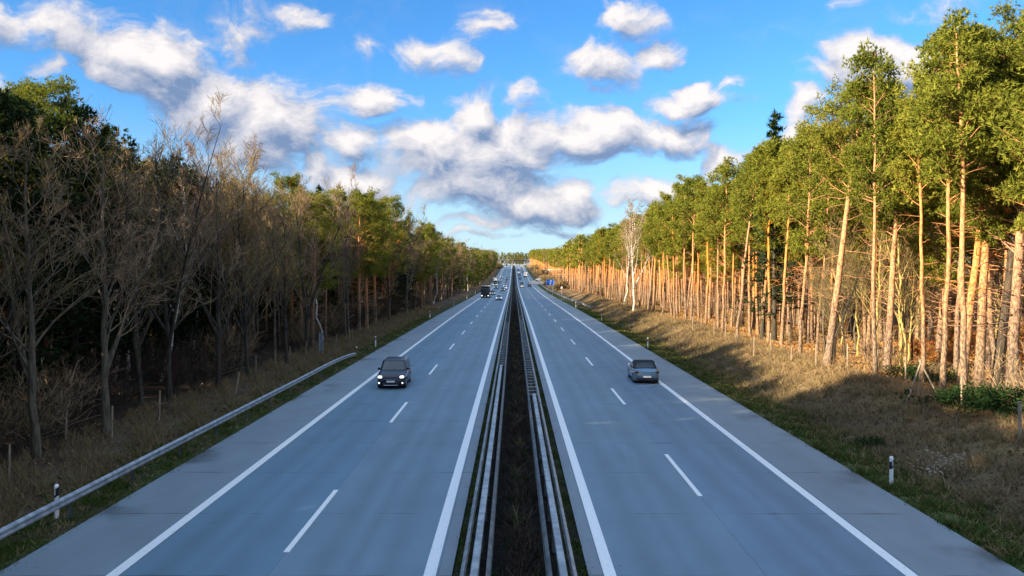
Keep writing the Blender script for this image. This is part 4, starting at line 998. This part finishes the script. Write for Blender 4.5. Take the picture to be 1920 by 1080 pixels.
# ------------------------------------------------------------------ road signs and far structures
d = 300.; x = 68.5 / F * d
t = thing('exit_sign', 'blue motorway sign with white arrows on two posts beside the right guard rail', 'road sign', (x, d, ground(x, d)), -.06)
g0 = float(zr(d)); zb = EYE + (505 - 535) / F * d - g0; zt = EYE + (505 - 523.5) / F * d - g0
dz = g0 - ground(x, d)
MB().box(-1.58, 1.58, -.03, .03, zb + dz, zt + dz, .012).build('sign_panel', M['blue_sign'], t)
for a in (-1.0, 1.0): MB().cyl((a, .10, -.4), (a, .10, zt + dz), .06, n=10).build('pole', M['galv'], t)
fr = MB(); w_ = 1.5; z0_, z1_ = zb + dz + .08, zt + dz - .08
fr.box(-w_, w_, -.037, -.033, z0_, z0_ + .06).box(-w_, w_, -.037, -.033, z1_ - .06, z1_).box(-w_, -w_ + .06, -.037, -.033, z0_ + .06, z1_ - .06).box(w_ - .06, w_, -.037, -.033, z0_ + .06, z1_ - .06).build('border', M['white_sign'], t)
for (ax, az_) in ((.28, z1_ - .55), (.12, z0_ + .60)):
    MB().add([(ax - .07, -.036, az_ - .34), (ax + .07, -.036, az_ - .34), (ax + .07, -.036, az_ + .05), (ax + .24, -.036, az_ + .05), (ax, -.036, az_ + .36), (ax - .24, -.036, az_ + .05), (ax - .07, -.036, az_ + .05)], [(0, 1, 2, 3, 4, 5, 6)]).build('arrow', M['white_sign'], t)
d = 250.; x = 90 / F * d
t = thing('warning_sign', 'small triangular sign on a grey pole nearer than the blue sign', 'road sign', (x, d, ground(x, d)))
MB().cyl((0, 0, -.3), (0, 0, 3.4), .05, n=8).build('pole', M['galv'], t); MB().add([(-.6, -.06, 2.75), (.6, -.06, 2.75), (0, -.06, 3.8), (-.6, -.09, 2.75), (.6, -.09, 2.75), (0, -.09, 3.8)], [(0, 1, 2), (5, 4, 3), (0, 3, 4, 1), (1, 4, 5, 2), (2, 5, 3, 0)]).build('border', M['red'], t); MB().add([(-.42, -.094, 2.84), (.42, -.094, 2.84), (0, -.094, 3.6)], [(2, 1, 0)]).build('sign_panel', M['white_sign'], t)
t = thing('gantry', 'far overhead gantry with dark panels across the right carriageway', 'gantry', (4.5, 860, float(zr(860))))
for a in (-5.6, 9.4): MB().box(a - .25, a + .25, -.25, .25, -.5, 8.6).build('post', M['galv_dull'], t)
MB().box(-6, 9.8, -.3, .3, 7.4, 8.2).build('beam', M['black'], t)
for a in (-3.4, .6, 4.8): MB().box(a - 1.6, a + 1.6, -.42, -.32, 6.2, 8.5).build('sign_panel', M['rubber'], t)
hb = float(zr(620)); t = thing('service_building', 'low pale building with a flat white roof in front of the far right pines', 'building', (32, 600, ground(32, 600)))
wl = noisy('cream_render', (.5, .46, .4), (.6, .56, .5), .6)
MB().box(-8, 8, -5, 5, -.5, 3.4).build('wall', wl, t); MB().box(-9.5, 9.5, -6.2, 6.2, 3.4, 4.1, .08).build('roof', M['white_sign'], t)
for k in range(6): MB().box(-7 + k * 2.4, -5.4 + k * 2.4, -5.04, -4.99, .8, 2.5).build('window', M['glass'], t)
MB().box(7.2, 7.9, -5.05, -4.99, 0, 2.3).build('door', M['galv_dull'], t)
# sunlit bushes far ahead on the left, and ahead on the right bank
bm = mesh_np('foliage', *leaves(rl, rl.normal(size=(80, 3)) * np.array([1.2, 1.0, .9]) + np.array([0, 0, 1.5]), np.full(80, .7), 14, .5), M['dry'])
for k in range(26):
    x, y = -14.5 - R_.random() * 13, R_.uniform(800, 905); t = thing('sunlit_bush', 'far pale yellow bush in the sun beyond the end of the left wood', 'bush', (x, y, ground(x, y)), k, 'far sunlit bushes beyond the left wood'); s = R_.uniform(.9, 1.7); t.scale = (s, s, s)
    link('foliage', bm, t)
for k in range(24):
    x, y = 17 + R_.random() * 6, R_.uniform(290, 800)
    if 480 < y < 570: continue
    t = thing('sunlit_bush', 'far sunlit tan bush between the right hard shoulder and the pines', 'bush', (x, y, ground(x, y)), k, 'far tan bushes on the right bank'); s = R_.uniform(.7, 1.3); t.scale = (s, s, s); link('foliage', bm, t)

# ------------------------------------------------------------------ vehicles
def car_paint(name, c, metal=.35, coat=.8): return mat(name, c, .28, metal, coat=coat)
def wheel(t, x, y, r=.33, w=.21):
    s = 1 if x > 0 else -1
    MBo = MB(); prof = [(-w / 2, r * .62), (-w / 2, r * .93), (-w / 2 + .03, r), (w / 2 - .03, r), (w / 2, r * .93), (w / 2, r * .62)]
    n = 20; rings = []
    for (o, rr) in prof: rings.append([(x + o, y + math.cos(a) * rr, r + math.sin(a) * rr) for a in [2 * math.pi * i / n for i in range(n)]])
    wt_ = MBo.loft(rings).build('wheel', M['rubber'], t, smooth=False)
    rm = MB(); xo = x + s * (w / 2 + .004)
    rm.cyl((x + s * w * .3, y, r), (xo, y, r), r * .60, r * .56, 16)
    o = rm.build('rim', M['rim'], wt_)
    return wt_
def car(name, label, cat, x, y, facing, paint, L=4.3, W=1.78, H=1.47, clear=.2, hood=.98, belt=.92, kind='hatch', lights=True, group=None, rz=0., plates=True, wr=.32):
    """built pointing along -y (front at y = 0 side -L/2); facing=+1 comes towards the camera, -1 drives away"""
    z0 = float(zr(y)) + .001
    t = thing(name, label, cat, (x, y, z0), (0 if facing > 0 else math.pi) + rz, group)
    f, b_ = -L / 2, L / 2; hw = W / 2
    trunk_z = belt + .04
    # side outline of the lower body with wheel arches
    fw, rw = f + L * .19, b_ - L * .19
    def arch(c):
        R1_ = wr + .055; return [(c + R1_ * math.cos(a), wr + R1_ * math.sin(a)) for a in [math.pi * (1 - i / 10) for i in range(11)]]
    bt = []
    bt.append((f + .10, clear + .02)); A = [q for q in arch(fw) if q[1] >= clear]; bt += A
    bt += [q for q in arch(rw) if q[1] >= clear]; bt.append((b_ - .12, clear + .02))
    top = [(b_ - .02, clear + .22), (b_, .55), (b_ - .03, .80), (b_ - .10, trunk_z - .03)]
    top += [(b_ - L * .12, trunk_z + .02), (f + L * .34, belt + .02), (f + L * .26, hood), (f + .32, hood - .14), (f + .10, hood - .27), (f + .01, .55), (f, .42)]
    outline = bt + top
    cy_, cz_ = 0, .6
    sl = [(-1.0, .955, .05), (-.97, .985, .02), (-.80, 1.0, .0), (-.3, 1.0, -.02), (.3, 1.0, -.02), (.80, 1.0, .0), (.97, .985, .02), (1.0, .955, .05)]
    rings = []
    for (u, k, pinch) in sl:
        rg = []
        for (yy_, zz_) in outline:
            e = max(0, (abs(yy_) - L * .36) / (L * .14)); xx = u * hw * (1 - .10 * e * e) * (1 if zz_ < .6 else 1 - .05 * (zz_ - .6))
            sh = (abs(u) ** 4) * .16 * e
            yq = yy_ * k * (1 - sh * .35); zq = zz_ if zz_ < .6 else .6 + (zz_ - .6) * (1 - .22 * abs(u) ** 6)
            rg.append((xx, yq, zq))
        rings.append(rg)
    body = MB(); n_ = len(outline); body.loft(rings)
    body.build('body', paint, t)
    MB().box(-hw * .90, hw * .90, f + .25, b_ - .25, clear - .03, clear + .25).build('underbody', M['black'], t)
    for s in (-1, 1):
        for c in (fw, rw): wheel(t, s * (hw - .12), c, wr)
    # cabin
    cf, cb = f + L * .29, b_ - L * {'hatch': .05, 'suv': .04, 'sedan': .20, 'van': .02, 'convertible': .22}[kind]
    tf_, tb = cf + {'van': .55}.get(kind, .72), cb - {'hatch': .35, 'suv': .22, 'sedan': .55, 'van': .10, 'convertible': .62}[kind]
    cm = M['fabric'] if kind == 'convertible' else paint
    bw, tw_ = hw * .95, hw * .78
    def cring(z_, y0_, y1_, w0): c = .10; return [(-w0 + c, y0_, z_), (w0 - c, y0_, z_), (w0, y0_ + c * 1.3, z_), (w0, y1_ - c, z_), (w0 - c, y1_, z_), (-w0 + c, y1_, z_), (-w0, y1_ - c, z_), (-w0, y0_ + c * 1.3, z_)]
    zc = belt - .06; zt_ = H - .07
    MB().loft([cring(zc, cf, cb, bw), cring(zt_, tf_ - .06, tb + .04, tw_ + .02), cring(H - .02, tf_ + .04, tb - .05, tw_ - .05), cring(H, tf_ + .25, tb - .25, tw_ - .22)]).build('cabin', cm, t)
    def lerp(a, b2, q): return a + (b2 - a) * q
    def pane(nm, quad, off):
        a = [Vector(q) for q in quad]; nn = Vector(off); vs = [tuple(q + nn) for q in a] + [tuple(q - nn * .5) for q in a]
        return MB().add(vs, [(0, 1, 2, 3), (7, 6, 5, 4), (0, 4, 5, 1), (1, 5, 6, 2), (2, 6, 7, 3), (3, 7, 4, 0)]).build(nm, M['glass'], t)
    q0, q1 = .16, .93
    def fp(sx_, q): return (sx_ * (lerp(bw, tw_, q) - .13), lerp(cf, tf_ - .06, q), lerp(zc, zt_, q))
    pane('windscreen', [fp(-1, q0), fp(1, q0), fp(1, q1), fp(-1, q1)], (0, -.012, .009))
    def rp(sx_, q): return (sx_ * (lerp(bw, tw_, q) - .15), lerp(cb, tb + .04, q), lerp(zc, zt_, q))
    pane('rear_window', [rp(1, .25), rp(-1, .25), rp(-1, .9), rp(1, .9)], (0, .012, .006))
    for s in (-1, 1):
        mid = (cf + cb) / 2 + .1
        def spnt(yb, yt, q): return (s * lerp(bw, tw_ + .02, q), lerp(yb, yt, q), lerp(zc, zt_, q))
        yb0, yt0, yb1, yt1 = cf + .34, tf_ + .10, cb - .25, tb - .14
        pane('side_window', [spnt(yb0, yt0, .22), spnt(mid - .05, mid - .05, .22), spnt(mid - .05, mid - .05, .9), spnt(yb0, yt0, .9)][::s], (s * .01, 0, .004))
        pane('side_window', [spnt(mid + .05, mid + .05, .22), spnt(yb1, yt1, .22), spnt(yb1, yt1, .9), spnt(mid + .05, mid + .05, .9)][::s], (s * .01, 0, .004))
        MB().box(s * (hw + .02) - .09, s * (hw + .02) + .09, cf + .26, cf + .40, belt + .02, belt + .17, .03).build('mirror', paint if kind != 'convertible' else M['lamp_off'], t)
        MB().box(s * hw * .75 - .13, s * hw * .75 + .13, f + .02, f + .30, hood - .36, hood - .23, .04).build('headlight', M['lamp_on'] if lights else M['lamp_off'], t)
        MB().box(s * hw * .80 - .12, s * hw * .80 + .12, b_ - .22, b_ + .010, .70, .83, .03).build('tail_light', M['red'], t)
        if kind == 'suv':
            MB().box(s * tw_ * .92 - .025, s * tw_ * .92 + .025, tf_ + .15, tb - .05, H + .03, H + .07, .01).box(s * tw_ * .92 - .02, s * tw_ * .92 + .02, tf_ + .2, tf_ + .3, H - .05, H + .03).box(s * tw_ * .92 - .02, s * tw_ * .92 + .02, tb - .2, tb - .1, H - .05, H + .03).build('roof_rail', M['chrome'], t)
            MB().cyl((s * hw * .8, f - .012, .40), (s * hw * .8, f + .1, .40), .045, n=10).build('fog_light', M['lamp_on'], t)
        MB().box(s * (hw - .0) - .02, s * (hw - .0) + .012, fw + wr + .12, rw - wr - .12, clear + .0, clear + .10).build('sill', M['black'], t)
    MB().box(-hw * .42, hw * .42, f - .006, f + .1, .56, .70, .02).build('grille', M['black'], t)
    if kind == 'suv':
        MB().box(-hw * .40, hw * .40, f - .018, f - .002, .615, .64).build('grille_bar', M['chrome'], t); MB().box(-hw * .5, hw * .5, f - .012, f + .1, .235, .27, .01).build('skid_plate', M['chrome'], t)
    MB().box(-hw * .55, hw * .55, f + .006, f + .12, .26, .40, .02).build('bumper_intake', M['black'], t)
    if plates:
        MB().box(-.26, .26, f - .026, f - .004, .44, .55).build('number_plate', M['plate'], t); MB().box(-.26, .26, b_ - .01, b_ + .02, .42 if kind == 'convertible' else .56, .53 if kind == 'convertible' else .67).build('number_plate', M['plate'], t)
    MB().box(-hw * .86, hw * .86, b_ - .14, b_ - .01, clear + .02, clear + .20, .03).build('rear_bumper', M['black'], t)
    return t
navy = car_paint('deep_navy_paint', (.004, .007, .022), 0., .15); silverb = car_paint('silver_blue_paint', (.12, .19, .25), .5)
white = car_paint('white_car_paint', (.7, .72, .75), 0.); black = car_paint('black_car_paint', (.008, .008, .01)); grey = car_paint('grey_car_paint', (.14, .15, .17), .5)
silver = car_paint('silver_car_paint', (.45, .47, .5), .6); blue = car_paint('blue_car_paint', (.02, .05, .16)); redc = car_paint('dark_red_car_paint', (.12, .01, .015))
car('sport_utility_car', 'dark blue sport utility car with roof rails approaching in the left outer lane', 'car', -7.75, 52.0, 1, navy, 4.32, 1.82, 1.66, .26, 1.06, 1.02, 'suv', wr=.36, rz=.03)
car('convertible_car', 'silver blue convertible with a closed black soft top driving away on the right', 'car', 8.8, 54.3, -1, silverb, 4.05, 1.70, 1.38, .18, .90, .88, 'convertible', lights=False, wr=.31, rz=-.02)
# oncoming traffic
on = [(-3.9, 214, silver, 'hatch', 'silver car in the inner lane level with the dark truck'), (-7.0, 268, grey, 'hatch', 'grey car just behind the dark truck'),
 (-4.4, 322, black, 'sedan', 'dark car with lit headlamps first in the far oncoming queue'), (-3.7, 348, white, 'hatch', 'white car hugging the median behind the dark one'), (-7.9, 362, grey, 'sedan', 'grey car beside the white fronted lorry'),
 (-4.2, 392, silver, 'hatch', 'silver car next in the inner lane of the oncoming queue'), (-8.1, 455, black, 'hatch', 'black car right behind the white fronted lorry'), (-4.2, 430, blue, 'hatch', 'blue car in the inner lane behind the silver one'),
 (-8.0, 490, silver, 'hatch', 'far silver car in the outer lane'), (-4.3, 470, black, 'sedan', 'far black car in the inner lane'), (-4.2, 520, grey, 'hatch', 'far grey car last in the inner lane'), (-8.1, 545, white, 'hatch', 'far white car last in the outer lane')]
for (x, y, p_, k_, lab) in on: car('car', lab, 'car', x, y, 1, p_, kind=k_, group='oncoming cars far ahead')
go_ = [(4.2, 375, white, 'hatch', 'white car ahead in the right carriageway beside the median', False), (7.9, 395, black, 'sedan', 'black car ahead in the outer lane on the right', False), (4.3, 425, black, 'hatch', 'black car ahead of the white one beside the median', False),
 (4.2, 520, blue, 'hatch', 'dark blue car further ahead beside the median', False), (4.3, 590, redc, 'hatch', 'dark red car far ahead beside the median', False), (4.3, 660, white, 'hatch', 'far white car beside the median before the gantry', False),
 (8.0, 680, grey, 'hatch', 'far grey car in the outer right lane before the gantry', False), (13.6, 470, grey, 'hatch', 'grey car entering the slip road', False), (4.3, 740, black, 'sedan', 'farthest black car on the right carriageway', False), (8.0, 760, silver, 'hatch', 'farthest silver car on the right carriageway', False)]
for (x, y, p_, k_, lab, li) in go_: car('car', lab, 'car', x, y, -1, p_, kind=k_, lights=False, group='cars driving away far ahead')
def truck(label, x, y, facing, cabp, boxp, H=3.7, L=11., W=2.5, cabh=2.9, group=None):
    t = thing('truck', label, 'truck', (x, y, float(zr(y)) + .002), 0 if facing > 0 else math.pi, group); hw = W / 2; f = -L / 2
    MB().box(-hw + .05, hw - .05, f, f + 2.2, .55, cabh, .12).build('cab', cabp, t)
    MB().box(-hw, hw, f + 2.5, L / 2, 1.0, H, .04).build('cargo_box', boxp, t)
    MB().box(-hw, hw, f + 2.45, f + 2.5, H - .18, H - .02).build('front_rail', M['white_sign'], t)
    MB().box(-hw + .18, hw - .18, f + .3, f + 2.1, cabh, H - .1, .15).build('roof_fairing', cabp, t)
    MB().box(-.9, .9, f + 2.2, L / 2 - .1, .6, 1.0).build('chassis', M['black'], t)
    MB().box(-hw + .2, hw - .2, f - .02, f + .1, 1.65, 2.55, .02).build('windscreen', M['glass'], t)
    MB().box(-hw + .35, hw - .35, f - .03, f + .1, .95, 1.5, .02).build('grille', M['black'], t)
    MB().box(-hw + .02, hw - .02, f - .08, f + .3, .35, .85, .05).build('bumper', cabp, t)
    MB().box(-.26, .26, f - .1, f - .075, .45, .57).build('number_plate', M['plate'], t)
    for s in (-1, 1):
        MB().box(s * .95 - .2, s * .95 + .2, f - .1, f + .05, .58, .82, .03).build('headlight', M['lamp_on'], t)
        MB().box(s * (hw + .15) - .1, s * (hw + .15) + .1, f + .05, f + .2, 1.6, 2.4, .03).build('mirror', M['black'], t)
        for yy_ in (f + 1.2, L / 2 - 3.2, L / 2 - 1.9): wheel(t, s * (hw - .2), yy_, .5, .32)
    return t
truck('dark fronted truck with white roof edge and lit headlamps in the left outer lane', -8.35, 240, 1, black, car_paint('dark_tarpaulin', (.03, .035, .05), 0), 3.65)
truck('lorry with a white front below a dark blue box behind the dark truck', -9.3, 410, 1, white, car_paint('navy_cargo_paint', (.02, .04, .09), 0), 4.2)
truck('white box truck driving away far ahead on the right carriageway', 8.2, 560, -1, white, white, 3.6, 9.)
truck('tiny grey truck near the far gantry', 8.2, 830, -1, silver, silver, 3.9, 12.)
truck('tiny grey truck on the far sunlit stretch of the left carriageway', -8., 900, 1, grey, silver, 3.9, 12.)
